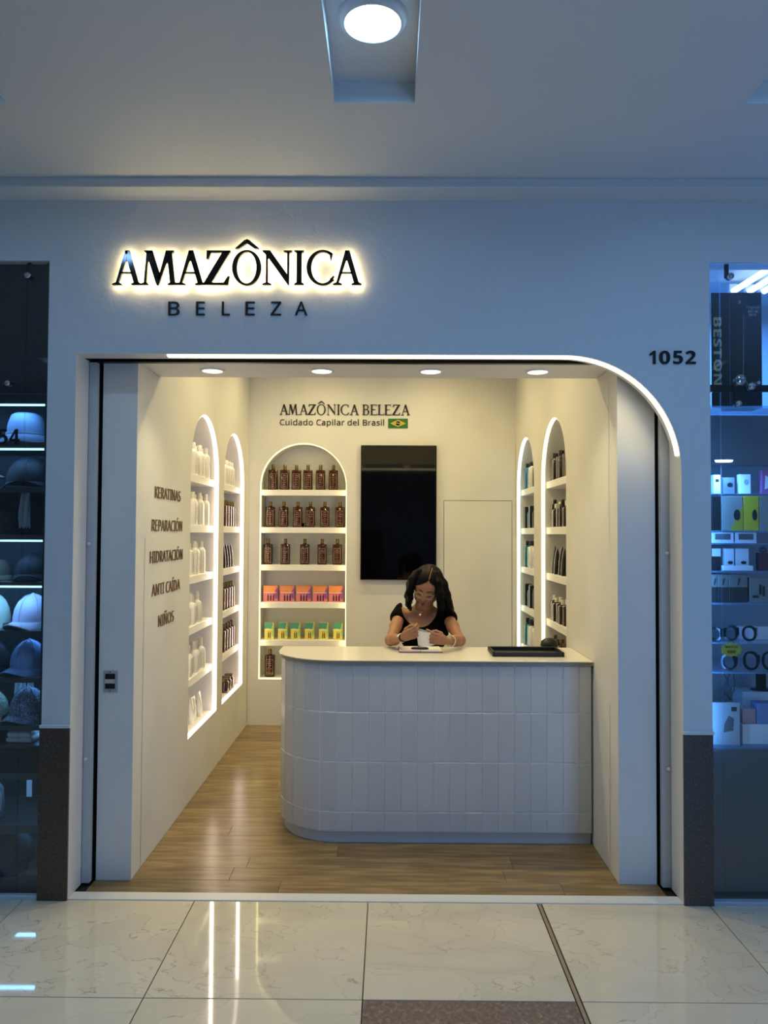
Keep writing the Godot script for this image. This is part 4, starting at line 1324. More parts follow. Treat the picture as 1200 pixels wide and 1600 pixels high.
func net_mesh(out: Dictionary) -> ArrayMesh:
	var v: PackedVector3Array = out.v
	var ind: PackedInt32Array = out.i
	var n := PackedVector3Array()
	n.resize(v.size())
	for i in range(0, ind.size(), 3):
		var c := (v[ind[i + 2]] - v[ind[i]]).cross(v[ind[i + 1]] - v[ind[i]])
		for k in 3: n[ind[i + k]] += c
	for i in n.size(): n[i] = n[i].normalized()
	var arr := []
	arr.resize(Mesh.ARRAY_MAX)
	arr[Mesh.ARRAY_VERTEX] = v
	arr[Mesh.ARRAY_NORMAL] = n
	arr[Mesh.ARRAY_INDEX] = ind
	var m := ArrayMesh.new()
	m.add_surface_from_arrays(Mesh.PRIMITIVE_TRIANGLES, arr)
	return m

func blank() -> Dictionary:
	return {"v": PackedVector3Array(), "i": PackedInt32Array()}

# a hand in its own axes: x along the fingers (times sx), y towards the forefinger, z out of the back of the hand
func hand_prims(sx: float, curl: Array, spread: float) -> Array:
	var p := []
	var ys := [0.026, 0.009, -0.009, -0.025]
	var long := [0.94, 1.04, 0.98, 0.80]
	p.append([Vector3(-0.03 * sx, 0, 0), Vector3(0.012 * sx, 0.004, 0), 0.021, 0.020])
	for i in 4:
		var k := Vector3(0.058 * sx, ys[i], 0.004 - 0.003 * absf(i - 1.2))
		p.append([Vector3(0.0, ys[i] * 0.55, 0), k, 0.0145, 0.0105])
		var ang := 0.0
		var at_ := k
		var r := 0.0092
		for s in 3:
			ang += curl[s] * (1.0 + 0.12 * i)
			var ln: float = [0.034, 0.023, 0.018][s] * long[i]
			var d := Vector3(cos(ang) * sx, (1.5 - i) * spread, -sin(ang)).normalized() * ln
			p.append([at_, at_ + d, r, r - 0.0009])
			r -= 0.0009
			at_ += d
	p.append([Vector3(0.006 * sx, 0.016, -0.004), Vector3(0.030 * sx, 0.036, -0.014), 0.014, 0.0115])
	p.append([Vector3(0.030 * sx, 0.036, -0.014), Vector3(0.056 * sx, 0.040, -0.026), 0.0105, 0.009])
	p.append([Vector3(0.056 * sx, 0.040, -0.026), Vector3(0.076 * sx, 0.034, -0.034), 0.009, 0.0075])
	return p

func woman() -> void:
	var base := Vector3(0.2, 0, -1.36)
	var w := thing("person", "woman in a black top with glasses reading a slip behind the counter", "person", Transform3D(Basis(), base))
	var to_own := Transform3D(Basis(), -base)
	var sh_l := on_z(-1.27, 626.0, 958.0)
	var sh_r := on_z(-1.27, 697.0, 959.0)
	var el_l := on_z(-0.995, 610.0, 1000.5)
	var el_r := on_z(-0.995, 719.0, 1001.0)
	el_l.y = maxf(el_l.y, DESK_TOP + 0.031)
	el_r.y = maxf(el_r.y, DESK_TOP + 0.031)
	var wr_l := on_z(-0.835, 628.5, 996.5)
	var wr_r := on_z(-0.835, 697.0, 1001.5)
	var mid := (sh_l + sh_r) / 2
	var neck0 := mid + Vector3(0, 0.015, 0.0)
	var head_c := on_z(-1.19, 666.5, 920.0)
	var nb := on_z(-1.215, 663.0, 944.0)
	# skin: torso, neck, arms
	var torso := [
		[mid + Vector3(-0.085, -0.02, 0.0), mid + Vector3(0.085, -0.02, 0.0), 0.047, 0.047],
		[mid + Vector3(-0.055, -0.11, 0.02), mid + Vector3(0.055, -0.11, 0.02), 0.082, 0.082],
		[mid + Vector3(-0.062, -0.145, 0.065), mid + Vector3(-0.058, -0.15, 0.07), 0.055, 0.05],
		[mid + Vector3(0.062, -0.145, 0.065), mid + Vector3(0.058, -0.15, 0.07), 0.055, 0.05],
		[mid + Vector3(-0.04, -0.24, -0.01), mid + Vector3(0.04, -0.24, -0.01), 0.085, 0.085],
		[mid + Vector3(-0.05, -0.38, -0.07), mid + Vector3(0.05, -0.38, -0.07), 0.095, 0.095],
		[mid + Vector3(-0.07, -0.47, -0.10), mid + Vector3(0.07, -0.47, -0.10), 0.105, 0.105]]
	var arms := [
		[sh_l, sh_l.lerp(el_l, 0.5), 0.037, 0.032], [sh_l.lerp(el_l, 0.5), el_l, 0.032, 0.027], [el_l, el_l.lerp(wr_l, 0.35), 0.027, 0.028], [el_l.lerp(wr_l, 0.35), wr_l, 0.028, 0.018],
		[sh_r, sh_r.lerp(el_r, 0.5), 0.037, 0.032], [sh_r.lerp(el_r, 0.5), el_r, 0.032, 0.027], [el_r, el_r.lerp(wr_r, 0.35), 0.027, 0.028], [el_r.lerp(wr_r, 0.35), wr_r, 0.028, 0.018]]
	var skin := blank()
	var prims := torso + arms
	prims.append([neck0 + Vector3(0, -0.02, 0.0), nb, 0.050, 0.046])
	prims.append([nb, head_c + Vector3(0, -0.03, -0.02), 0.046, 0.05])
	prims.append([neck0 + Vector3(-0.05, -0.01, 0.0), neck0 + Vector3(-0.01, 0.03, 0.01), 0.035, 0.035])
	prims.append([neck0 + Vector3(0.05, -0.01, 0.0), neck0 + Vector3(0.01, 0.03, 0.01), 0.035, 0.035])
	nets(skin, prims, 0.008, 0.02, to_own)
	# hands: fingers run towards the slip
	var hx_l := (on_z(-0.80, 652.0, 987.0) - wr_l).normalized()
	var up_l := Vector3(0.05, 0.9, 0.35)
	var z_l := hx_l.cross(up_l).normalized()
	var hand_l := Transform3D(Basis(hx_l, z_l.cross(hx_l), z_l) * Basis.from_scale(Vector3.ONE * 0.86), wr_l + hx_l * 0.012)
	nets(skin, hand_prims(1.0, [0.45, 0.75, 0.45], 0.05), 0.003, 0.007, to_own * hand_l)
	var hx_r := -(on_z(-0.79, 668.0, 996.0) - wr_r).normalized()
	var z_r := hx_r.cross(Vector3(0.15, 0.95, 0.2)).normalized()
	var hand_r := Transform3D(Basis(hx_r, z_r.cross(hx_r), z_r) * Basis.from_scale(Vector3.ONE * 0.86), wr_r - hx_r * 0.012)
	nets(skin, hand_prims(-1.0, [0.25, 0.35, 0.25], 0.10), 0.003, 0.007, to_own * hand_r)
	# head, tilted down and to the side
	var hb := Basis(Vector3.BACK, -0.20) * Basis(Vector3.UP, -0.14) * Basis(Vector3.RIGHT, 0.50)
	var hs := 0.92
	var head := Transform3D(hb * Basis.from_scale(Vector3.ONE * hs), head_c)
	var hp := [
		[Vector3(0, 0.035, -0.035), Vector3(0, 0.035, 0.01), 0.078, 0.074],
		[Vector3(0, 0.0, -0.02), Vector3(0, -0.005, 0.02), 0.074, 0.066],
		[Vector3(-0.022, -0.04, 0.03), Vector3(0.022, -0.04, 0.03), 0.044, 0.044],
		[Vector3(-0.045, -0.06, 0.0), Vector3(0, -0.096, 0.058), 0.024, 0.019],
		[Vector3(0.045, -0.06, 0.0), Vector3(0, -0.096, 0.058), 0.024, 0.019],
		[Vector3(-0.036, -0.025, 0.056), Vector3(-0.030, -0.03, 0.058), 0.021, 0.02],
		[Vector3(0.036, -0.025, 0.056), Vector3(0.030, -0.03, 0.058), 0.021, 0.02],
		[Vector3(0, 0.045, 0.062), Vector3(0, 0.02, 0.074), 0.022, 0.014],
		[Vector3(-0.030, 0.022, 0.066), Vector3(0.030, 0.022, 0.066), 0.012, 0.012],
		[Vector3(0, 0.012, 0.080), Vector3(0, -0.022, 0.098), 0.0075, 0.0105],
		[Vector3(-0.010, -0.027, 0.088), Vector3(0.010, -0.027, 0.088), 0.0075, 0.0075],
		[Vector3(-0.012, -0.058, 0.078), Vector3(0.012, -0.058, 0.078), 0.010, 0.010],
		[Vector3(-0.077, -0.012, -0.008), Vector3(-0.080, 0.014, -0.014), 0.010, 0.013],
		[Vector3(0.077, -0.012, -0.008), Vector3(0.080, 0.014, -0.014), 0.010, 0.013],
		[Vector3(0, -0.05, -0.03), Vector3(0, -0.12, -0.035), 0.050, 0.048]]
	nets(skin, hp, 0.004, 0.014, to_own * head)
	var body := part(w, "body", net_mesh(skin), M.skin)
	var hl := to_own * head
	# face details
	var eye_m := mat(Color(0.02, 0.014, 0.012), 0.4)
	for s in [-1.0, 1.0]:
		part(body, "eyebrow", tube([hl * Vector3(s * 0.012, 0.027, 0.0865), hl * Vector3(s * 0.028, 0.034, 0.0835), hl * Vector3(s * 0.045, 0.030, 0.0715)], [0.0034 * hs, 0.0036 * hs, 0.0016 * hs], 6), eye_m)
		part(body, "eyelash", tube([hl * Vector3(s * 0.016, 0.002, 0.0805), hl * Vector3(s * 0.030, -0.001, 0.0815), hl * Vector3(s * 0.044, 0.002, 0.072)], [0.0012, 0.0022, 0.0012], 6), eye_m)
	part(body, "lips", tube([hl * Vector3(-0.021, -0.059, 0.080), hl * Vector3(-0.008, -0.0545, 0.0885), hl * Vector3(0.008, -0.0545, 0.0885), hl * Vector3(0.021, -0.059, 0.080)], [0.0015, 0.0038, 0.0038, 0.0015], 8), M.lip)
	part(body, "lips", tube([hl * Vector3(-0.018, -0.060, 0.081), hl * Vector3(0, -0.065, 0.0885), hl * Vector3(0.018, -0.060, 0.081)], [0.0012, 0.0045, 0.0012], 8), M.lip)
	# hair
	var hair := blank()
	var hh := [
		[Vector3(0, 0.046, -0.045), Vector3(0, 0.046, -0.005), 0.092, 0.088],
		[Vector3(0, 0.0, -0.055), Vector3(0, -0.05, -0.065), 0.080, 0.075]]
	var fringe := func(p: Vector3, d: float) -> float:
		# the face side is left free below a parted hairline; a thin parting line is pressed in on top
		var hairline := 0.098 - absf(p.x - 0.012) * 0.75
		var s := minf(p.z - 0.016 + 0.12 * (p.y - 0.03), hairline - p.y)
		var dent := 0.0035 - absf(p.x - 0.012) if p.y > 0.03 and p.z > -0.06 else -1.0
		return maxf(maxf(d, s), dent + (d + 0.004 if dent > 0.0 else -1.0))
	nets(hair, hh, 0.005, 0.03, to_own * head, fringe)
	var locks := []
	var chains := [
		[[655, 893, -1.155], [645, 905, -1.15], [641, 922, -1.155], [640, 938, -1.175], [637.5, 944, -1.18], 0.020, 0.022, 0.018, 0.012, 0.004],
		[[650, 897, -1.185], [641.5, 913, -1.19], [638.5, 930, -1.20], [638, 941, -1.21], [641, 950, -1.21], 0.024, 0.022, 0.020, 0.014, 0.005],
		[[680, 896, -1.14], [685, 911, -1.115], [687, 928, -1.11], [689, 946, -1.12], [691, 957, -1.14], 0.018, 0.020, 0.022, 0.020, 0.010],
		[[684, 897, -1.17], [692, 913, -1.16], [696.5, 930, -1.16], [701, 946, -1.17], [706, 958, -1.18], 0.022, 0.026, 0.027, 0.022, 0.010],
		[[682, 900, -1.22], [691, 918, -1.21], [697, 936, -1.21], [703, 951, -1.21], [710, 967, -1.20], 0.030, 0.030, 0.028, 0.020, 0.006]]
	for c in chains:
		for i in 4:
			var a := on_z(c[i][2], c[i][0], c[i][1])
			var b := on_z(c[i + 1][2], c[i + 1][0], c[i + 1][1])
			locks.append([a, b, c[5 + i], c[6 + i]])
	nets(hair, locks, 0.006, 0.018, to_own)
	var hm := part(w, "hair", net_mesh(hair), M.hair)
	part(hm, "parting", tube([hl * Vector3(0.012, 0.138, -0.03), hl * Vector3(0.012, 0.135, 0.01), hl * Vector3(0.012, 0.121, 0.045), hl * Vector3(0.012, 0.105, 0.062)], 0.0022, 6), M.skin)
	# wavy strands over the hair
	var rng := RandomNumberGenerator.new()
	rng.seed = 12
	var st := begin()
	for c in chains:
		for k in 9:
			var pts := []
			var rr := []
			var ph := rng.randf() * TAU
			var off := Vector3(rng.randf_range(-1, 1), 0, rng.randf_range(-0.4, 1)).normalized()
			for i in 25:
				var t := i / 24.0 * 4.0
				var s := mini(int(t), 3)
				var fr := t - s
				var a := on_z(c[s][2], c[s][0], c[s][1])
				var b := on_z(c[s + 1][2], c[s + 1][0], c[s + 1][1])
				var r: float = lerpf(c[5 + s], c[6 + s], fr)
				var wave := 0.006 * clampf(t - 1.0, 0.0, 1.0)
				pts.append(to_own * (a.lerp(b, fr) + off * r * 0.95 + Vector3(sin(t * 5.0 + ph), 0, cos(t * 5.0 + ph)) * wave + Vector3(0, -0.004 * t, 0)))
				rr.append(0.0042 * (1.0 - 0.6 * i / 24.0))
			add_tube(st, pts, rr, 5)
	part(hm, "hair_strands", done(st), M.hair)
	# black top with a scooped neck and short puffed sleeves
	var top := blank()
	var grown := []
	for q in torso: grown.append([q[0], q[1], q[2] + 0.007, q[3] + 0.007])
	grown.append([sh_l + Vector3(0.012, 0.012, 0), sh_l.lerp(el_l, 0.17), 0.050, 0.052])
	grown.append([sh_r + Vector3(-0.012, 0.012, 0), sh_r.lerp(el_r, 0.17), 0.050, 0.052])
	var low := on_z(-1.17, 656.5, 980.5)
	var rim := on_z(-1.23, 684.5, 946.0)
	var half := rim.x - low.x
	var rise := rim.y - low.y
	var scoop := func(p: Vector3, d: float) -> float:
		var x := absf(p.x - low.x) / half
		var edge := low.y + rise * (1.0 - sqrt(maxf(0.0, 1.0 - minf(x, 1.0) * minf(x, 1.0)))) if x < 1.0 else 9.0
		var back := p.y - (mid.y + 0.022) if absf(p.x - low.x) < half * 0.95 else -1.0
		return maxf(d, maxf(p.y - edge if p.z > mid.z - 0.02 else -1.0, back))
	nets(top, grown, 0.006, 0.02, to_own, scoop)
	part(w, "black_top", net_mesh(top), M.cloth_black)
	# trousers and shoes below the counter top
	var legs := blank()
	var hip := mid + Vector3(0, -0.48, -0.11)
	var lp := [[hip + Vector3(-0.06, 0, 0), hip + Vector3(0.06, 0, 0), 0.115, 0.115]]
	for s in [-1.0, 1.0]:
		var kn := Vector3(mid.x + s * 0.12, 0.53, -1.12)
		var an := Vector3(mid.x + s * 0.10, 0.12, -1.17)
		lp.append_array([[hip + Vector3(s * 0.08, -0.01, 0.02), kn, 0.085, 0.058], [kn, an, 0.058, 0.038]])
	nets(legs, lp, 0.014, 0.03, to_own)
	part(w, "trousers", net_mesh(legs), mat(Color(0.05, 0.055, 0.075), 0.8))
	for s in [-1.0, 1.0]:
		part(w, "shoe", loft([[0.0, 0.040, 0.11, 3.0], [0.03, 0.042, 0.11, 2.6], [0.06, 0.036, 0.08, 2.3], [0.10, 0.030, 0.04, 2.0]], 16), M.black, Transform3D(Basis(), to_own * Vector3(mid.x + s * 0.10, 0.0, -1.14)))
	# glasses
	var gl := thing("eyeglasses", "thin clear rimmed glasses on the woman's face", "glasses")
	for s in [-1.0, 1.0]:
		var loop := []
		for i in 20:
			var q := round_pt(TAU * i / 20.0, 0.0225, 0.0165, 2.8)
			loop.append(head * Vector3(s * 0.031 + q.x, 0.0 + q.y, 0.092 - absf(s * 0.031 + q.x) * 0.16))
		part(gl, "rim", tube(loop, 0.0009, 6, true), M.pearl)
		part(gl, "temple", tube([head * Vector3(s * 0.0535, 0.008, 0.083), head * Vector3(s * 0.076, 0.010, 0.05), head * Vector3(s * 0.083, 0.008, -0.01)], 0.0012, 6), M.pearl)
	part(gl, "bridge", tube([head * Vector3(-0.009, 0.003, 0.091), head * Vector3(0, 0.006, 0.093), head * Vector3(0.009, 0.003, 0.091)], 0.0012, 6), M.pearl)
	# jewellery
	var pend := on_z(-1.165, 656.5, 960.5)
	var nk := thing("necklace", "fine necklace with a round silver pendant on the woman's chest", "necklace")
	var chain := []
	for i in 13:
		var t := i / 12.0 * 2.0 - 1.0
		chain.append(pend + Vector3(t * 0.062, 0.062 * t * t + 0.012, -0.055 * t * t - 0.001))
	part(nk, "chain", tube(chain, 0.0007, 5), M.silver)
	part(nk, "pendant", lathe([[0.0, 0.0025], [0.007, 0.0022], [0.0085, 0.0], [0.007, -0.002], [0.0, -0.002]], 20), M.silver, Transform3D(Basis(Vector3.RIGHT, PI / 2 - 0.2), pend))
	var cuff := thing("cuff_bracelet", "broad white cuff on the woman's wrist beside the black pad edge", "bracelet")
	var fl := (wr_l - el_l).normalized()
	var cp := wr_l - fl * 0.012
	var ring := []
	for i in 5: ring.append(cp + fl * (i - 2) * 0.006)
	part(cuff, "band", tube(ring, [0.0215, 0.0245, 0.025, 0.0245, 0.0215], 20), M.pearl)
	part(cuff, "dark_strap", tube([cp + fl * 0.016, cp + fl * 0.022], 0.0225, 20), M.black)
	var fr2 := (wr_r - el_r).normalized()
	var br := thing("pearl_bracelet", "string of small pale beads on the woman's forearm", "bracelet")
	var bp := wr_r - fr2 * 0.055
	var u2 := fr2.cross(Vector3.UP).normalized()
	var v2 := u2.cross(fr2)
	var bead := SphereMesh.new()
	bead.radius = 0.0042
	bead.height = 0.0084
	bead.radial_segments = 10
	bead.rings = 6
	for i in 22:
		var t := TAU * i / 22.0
		part(br, "bead", bead, M.pearl, Transform3D(Basis(), bp + (u2 * cos(t) + v2 * sin(t)) * 0.0285))
	var br2 := thing("chain_bracelet", "thin metal chain bracelet at the woman's wrist", "bracelet")
	var loop2 := []
	var bp2 := wr_r - fr2 * 0.012
	for i in 20:
		var t := TAU * i / 20.0
		loop2.append(bp2 + (u2 * cos(t) + v2 * sin(t)) * 0.0215)
	part(br2, "chain", tube(loop2, 0.0016, 6, true), M.silver)
	# the slip she reads
	var sl := thing("paper_slip", "folded white paper slip held in both hands", "paper")
	var g := []
	for i in 6:
		var row := []
		for j in 9:
			var a := j / 8.0
			var b := i / 5.0
			var pz := -0.815 + 0.028 * sin(a * PI) - 0.02 * b
			var pu := lerpf(650.5, 679.0, a) + 3.0 * b * (1.0 - a)
			var pv := lerpf(984.0 + 4.0 * a, 1008.5 - 1.0 * a, b) + 2.0 * sin(a * PI)
			row.append(on_z(pz, pu, pv))
		g.append(row)
	part(sl, "front_sheet", sheet(g, 0.0006), M.paper)
	g = []
	for i in 4:
		var row := []
		for j in 6:
			var a := j / 5.0
			var b := i / 3.0
			row.append(on_z(-0.835 - 0.012 * b, lerpf(652.0, 683.0, a), lerpf(981.5 + 8.0 * a, 992.0 + 6.0 * a, b)))
		g.append(row)
	part(sl, "back_sheet", sheet(g, 0.0006), M.paper)
	# a stool carries her
	var so := thing("stool", "round black stool under the seated woman", "stool", Transform3D(Basis(), Vector3(hip.x, 0, hip.z - 0.01)))
	var top_y := hip.y - 0.115
	part(so, "seat", lathe([[0.0, top_y], [0.15, top_y - 0.004], [0.165, top_y - 0.02], [0.16, top_y - 0.045], [0.0, top_y - 0.05]], 28), M.black)
	for i in 4:
		var t := TAU * (i + 0.5) / 4.0
		part(so, "leg", tube([Vector3(cos(t) * 0.11, top_y - 0.04, sin(t) * 0.11), Vector3(cos(t) * 0.17, 0.0, sin(t) * 0.17)], 0.012, 8), M.dark_steel)

# ---------------------------------------------------------------- neighbours
func px_box(u0: float, v0: float, u1: float, v1: float, z: float, deep: float, b := 0.001) -> ArrayMesh:
	var p := on_z(z, u0, v1)
	var q := on_z(z, u1, v0)
	return span(p.x, q.x, p.y, q.y, z - deep, z, b)

func px_thing(called: String, label: String, category: String, u0: float, v0: float, u1: float, floor_y: float, z: float, deep: float, m: Material, group := "") -> Array:
	# a carton standing on a shelf at floor_y, its front at z; returns [node, width, height]
	var p := on_z(z, u0, v0)
	var q := on_z(z, u1, v0)
	var w := q.x - p.x
	var h := p.y - floor_y
	var o := thing(called, label, category, at((p.x + q.x) / 2, floor_y + 0.0003, z - deep / 2), group)
	part(o, "carton", box(Vector3(w, h, deep), 0.0012, Vector3(0, h / 2, 0)), m)
	return [o, w, h]

func clamp_bolt(label: String, u: float, v: float, r: float, arm: bool) -> void:
	var p := on_z(-0.005, u, v)
	var o := thing("glass_clamp", label, "clamp", at(p.x, p.y, -0.007))
	part(o, "bolt_head", lathe([[0.0, 0.016], [r * 0.8, 0.015], [r, 0.010, 1], [r, 0.0], [0.0, 0.0]], 20), M.chrome, Transform3D(Basis(Vector3.RIGHT, PI / 2), Vector3.ZERO))
	part(o, "bolt_head", lathe([[0.0, 0.012], [r * 0.8, 0.011], [r, 0.0, 1], [0.0, 0.0]], 20), M.chrome, Transform3D(Basis(Vector3.RIGHT, -PI / 2), Vector3(0, 0, -0.0125)))
	if arm: part(o, "bracket", box(Vector3(r * 1.3, 0.09, 0.012), 0.002, Vector3(-r * 0.4, 0.045, -0.022)), M.dark_steel)

func cap_on(label: String, p: Vector3, w: float, h: float, turn: float, m: Material, mb: Material, emblem: Material = null) -> void:
	var o := thing("baseball_cap", label, "cap", turned(p, turn), "caps on the hat shop shelves")
	var r := w / 2
	var lift := 0.018
	part(o, "crown", loft([[lift, r * 0.97, r * 1.02, 2.1], [lift + h * 0.22, r * 0.98, r * 1.02, 2.1], [lift + h * 0.50, r * 0.90, r * 0.93, 2.1], [lift + h * 0.75, r * 0.70, r * 0.72, 2.1], [lift + h * 0.93, r * 0.38, r * 0.40, 2.0], [lift + h, r * 0.10, r * 0.10, 2.0], [lift + h + 0.0005, 0.0, 0.0, 2.0]], 24), m)
	var st := begin()
	for k in 3:
		var pts := []
		for i in 13:
			var t := PI * i / 12.0
			var a := PI / 6.0 + PI * k / 3.0
			var c := cos(t)
			pts.append(Vector3(cos(a) * c * r * 0.985, lift + h * pow(sin(t), 0.75) + 0.001, sin(a) * c * r * 1.03))
		add_tube(st, pts, 0.0012, 4)
	part(o, "seams", done(st), mb)
	part(o, "button", lathe([[0.0, 0.006], [0.006, 0.004], [0.008, 0.0], [0.0, 0.0]], 12), m, at(0, lift + h - 0.001, 0))
	var g := []
	for i in 7:
		var row := []
		for j in 13:
			var a := (j / 12.0 - 0.5) * PI * 0.92
			var out := i / 6.0
			var x := sin(a) * r * lerpf(0.98, 1.04, out)
			var z := cos(a) * r * 1.0 + out * 0.062 * pow(cos(a), 0.6)
			row.append(Vector3(x, lift + 0.008 - out * 0.014 - 0.030 * pow(absf(sin(a)), 2.0) * out + 0.012 * cos(a) * out, z))
		g.append(row)
	part(o, "brim", sheet(g, 0.004), m)
	if emblem: part(o, "emblem", extrude(ellipse(Vector2.ZERO, 0.022, 0.016, 16), 0.0, 0.004), emblem, Transform3D(Basis(Vector3.RIGHT, -0.35), Vector3(0.0, lift + h * 0.5, r * 0.93)))

func hat_shop() -> void:
	var dark := mat(Color(0.03, 0.03, 0.032), 0.5)
	var shelf_m := mat(Color(0.19, 0.19, 0.19), 0.4)
	var zf := -0.055
	var xr := -1.446
	var xl := -2.75
	# the case itself
	var cs := thing("display_case", "dark hat display case with many shelves behind the glass", "display case")
	part(cs, "back_panel", span(xl, xr, 0.0, 2.634, -0.44, -0.42), mat(Color(0.085, 0.085, 0.09), 0.5))
	part(cs, "side_panel", span(xr, -1.43, 0.0, 2.634, -0.44, -0.03), dark)
	part(cs, "side_panel", span(xl - 0.02, xl, 0.0, 2.634, -0.44, -0.03), dark)
	part(cs, "header_panel", span(xl, xr, 2.134, 2.634, -0.10, -0.045), M.black)
	part(cs, "header_rail", span(xl, xr, 2.085, 2.131, -0.085, -0.05, 0.002), M.dark_steel)
	part(cs, "top_panel", span(xl, xr, 2.620, 2.634, -0.44, -0.10), dark)
	var tops := {}
	var unders := {}
	for a in [["a", 690.0, 699.0], ["b", 762.0, 769.0], ["c", 836.0, 843.0], ["d", 909.0, 915.0], ["e", 985.0, 992.0], ["f", 1059.0, 1066.5], ["g", 1134.0, 1141.5], ["h", 1165.0, 1170.0], ["i", 1209.0, 1218.0], ["j", 1290.0, 1303.0], ["k", 1367.0, 1394.0]]:
		var y1 := on_z(zf, 40.0, a[1]).y
		var y0 := on_z(zf, 40.0, a[2]).y
		tops[a[0]] = y1
		unders[a[0]] = y0
		part(cs, "shelf", span(xl + 0.0005, xr - 0.0005, y0, y1, -0.4195, zf, 0.0015), shelf_m)
	part(cs, "kick_board", span(xl, xr, 0.0, 0.02, -0.40, zf - 0.004), dark)
	part(cs, "drawer_front", span(xl + 0.001, xr - 0.001, tops.i + 0.001, on_z(zf, 40.0, 1170.5).y, -0.075, zf - 0.004, 0.002), M.black)
	var n := 0
	for a in [[632.0, 0.0], [701.5, 0.0], [845.0, 0.0], [917.0, 0.0]]:
		var y := on_z(zf, 40.0, a[0]).y
		var o := thing("shelf_led_bar", ["cool light bar under the dark rail above the denim bucket hat", "cool light bar under the shelf above the big black cap", "cool light bar under the shelf above the olive hat", "cool light bar under the shelf above the cream and lilac caps"][n], "light bar", at(0, y, zf - 0.012))
		part(o, "led_tube", span(xl + 0.002, xr - 0.002, -0.004, 0.004, -0.006, 0.006, 0.002), glow(Color(0.66, 0.93, 1.0), 1.9))
		panel(o, "bar_light", Vector3((xl + xr) / 2, -0.006, -0.004), Vector3(0, -1, -0.5).normalized(), Vector3.BACK, Vector2(xr - xl - 0.02, 0.012), Color(0.40, 0.68, 1.0), 0.28)
		n += 1
	for key in ["d", "e", "f", "g", "i", "j"]:  # unseen bars added so that the lower hats look lit
		var hb := thing("added_shelf_led", "added unseen cool light bar under a shelf edge above the lower hats", "light bar", at(0, unders[key] - 0.0035, zf - 0.13), "added light bars under the lower shelves of the hat case")
		part(hb, "led_tube", span(xl + 0.002, xr - 0.002, -0.003, 0.003, -0.010, 0.010, 0.001), glow(Color(0.44, 0.72, 1.0), 14.0))
	# glass and its fittings
	var w1 := struct("window_1", span(-1.5215, -1.4265, 0.0, 2.632, -0.020, -0.010), M.glass, "narrow glass pane of the hat shop next to the granite foot", "window")
	w1.set_meta("kind", "structure")
	struct("window_2", span(-4.24, -1.5245, 0.0, 2.632, -0.020, -0.010), M.glass, "wide glass pane of the hat shop front", "window")
	struct("trim_3", span(-4.24, -1.4265, -0.004, 0.012, -0.030, 0.0, 0.001), M.trim_white, "pale strip under the hat shop glass", "trim")
	clamp_bolt("round chrome glass bolt on a short arm high on the hat shop glass", 44.0, 431.0, 0.013, true)
	clamp_bolt("round chrome glass bolt at the dark rail of the hat shop", 12.5, 599.0, 0.012, false)
	var num := thing("unit_number", "dark numerals 1054 on the hat shop glass", "number sign")
	for a in [["1", -36.0, -28.0], ["0", -23.0, -5.0], ["5", -3.0, 12.5], ["4", 14.5, 31.0]]:
		var b0 := on_z(-0.010, a[1], 695.0)
		var b1 := on_z(-0.010, a[2], 670.5)
		fit_glyph(num, a[0], font(true), M.letter_flat, b0.x, b1.x, b0.y, b1.y, -0.0098, 0.003, "digit")
	# hats
	var z := -0.17
	var P := func(u: float, key: String) -> Vector3:
		var y: float = tops[key]
		var p := on_z(z, u, 900.0)
		return Vector3(p.x, y + 0.0005, z)
	var denim := mat(Color(0.46, 0.54, 0.63), 0.8)
	var bh := thing("bucket_hat", "light denim bucket hat on the highest shelf of the hat shop", "hat", turned(P.call(38.0, "a"), 0.2))
	part(bh, "crown", loft([[0.03, 0.085, 0.09, 2.0], [0.09, 0.075, 0.08, 2.1], [0.125, 0.062, 0.066, 2.3], [0.135, 0.045, 0.05, 2.3], [0.137, 0.0, 0.0, 2.0]], 24), denim)
	part(bh, "brim", loft([[0.0, 0.115, 0.125, 2.0], [0.004, 0.116, 0.126, 2.0], [0.036, 0.086, 0.091, 2.0]], 24), denim)
	part(bh, "hat_band", loft([[0.042, 0.0845, 0.0895, 2.0], [0.046, 0.0842, 0.0892, 2.0]], 24), mat(Color(0.74, 0.75, 0.77), 0.7))
	var blk := mat(Color(0.015, 0.015, 0.016), 0.8)
	var seam := mat(Color(0.035, 0.035, 0.037), 0.8)
	cap_on("big black cap on the shelf under the denim bucket hat", P.call(46.0, "b"), 0.20, 0.125, 0.2, blk, seam)
	var cr := thing("sun_hat", "cream brimmed hat cut by the edge beside the big black cap", "hat", turned(P.call(-42.0, "b"), 0.0))
	part(cr, "brim", loft([[0.05, 0.12, 0.12, 2.0], [0.054, 0.121, 0.121, 2.0], [0.075, 0.075, 0.075, 2.0]], 24), mat(Color(0.80, 0.76, 0.64), 0.8))
	part(cr, "crown", loft([[0.0, 0.07, 0.07, 2.0], [0.075, 0.075, 0.075, 2.0], [0.135, 0.06, 0.06, 2.2], [0.145, 0.03, 0.03, 2.0]], 24), mat(Color(0.84, 0.80, 0.69), 0.8))
	cap_on("matt black cap on the dark shelf beside the hanging scarf", P.call(4.0, "c"), 0.15, 0.115, -0.2, blk, seam)
	var sc := thing("hanging_scarf", "pale cloth hanging from the shelf under the big black cap", "scarf")
	var g := []
	for i in 8:
		var row := []
		for j in 7:
			var b := i / 7.0
			row.append(on_z(-0.13 + 0.012 * sin(j * 1.7 + i * 0.4), lerpf(34.0, 47.0, j / 6.0) - 5.0 * sin(b * 2.4) * (1.0 - j / 6.0), lerpf(770.0, 826.0 - 3.0 * (j % 2), b)))
		g.append(row)
	part(sc, "cloth", sheet(g, 0.003), mat(Color(0.62, 0.66, 0.66), 0.85))
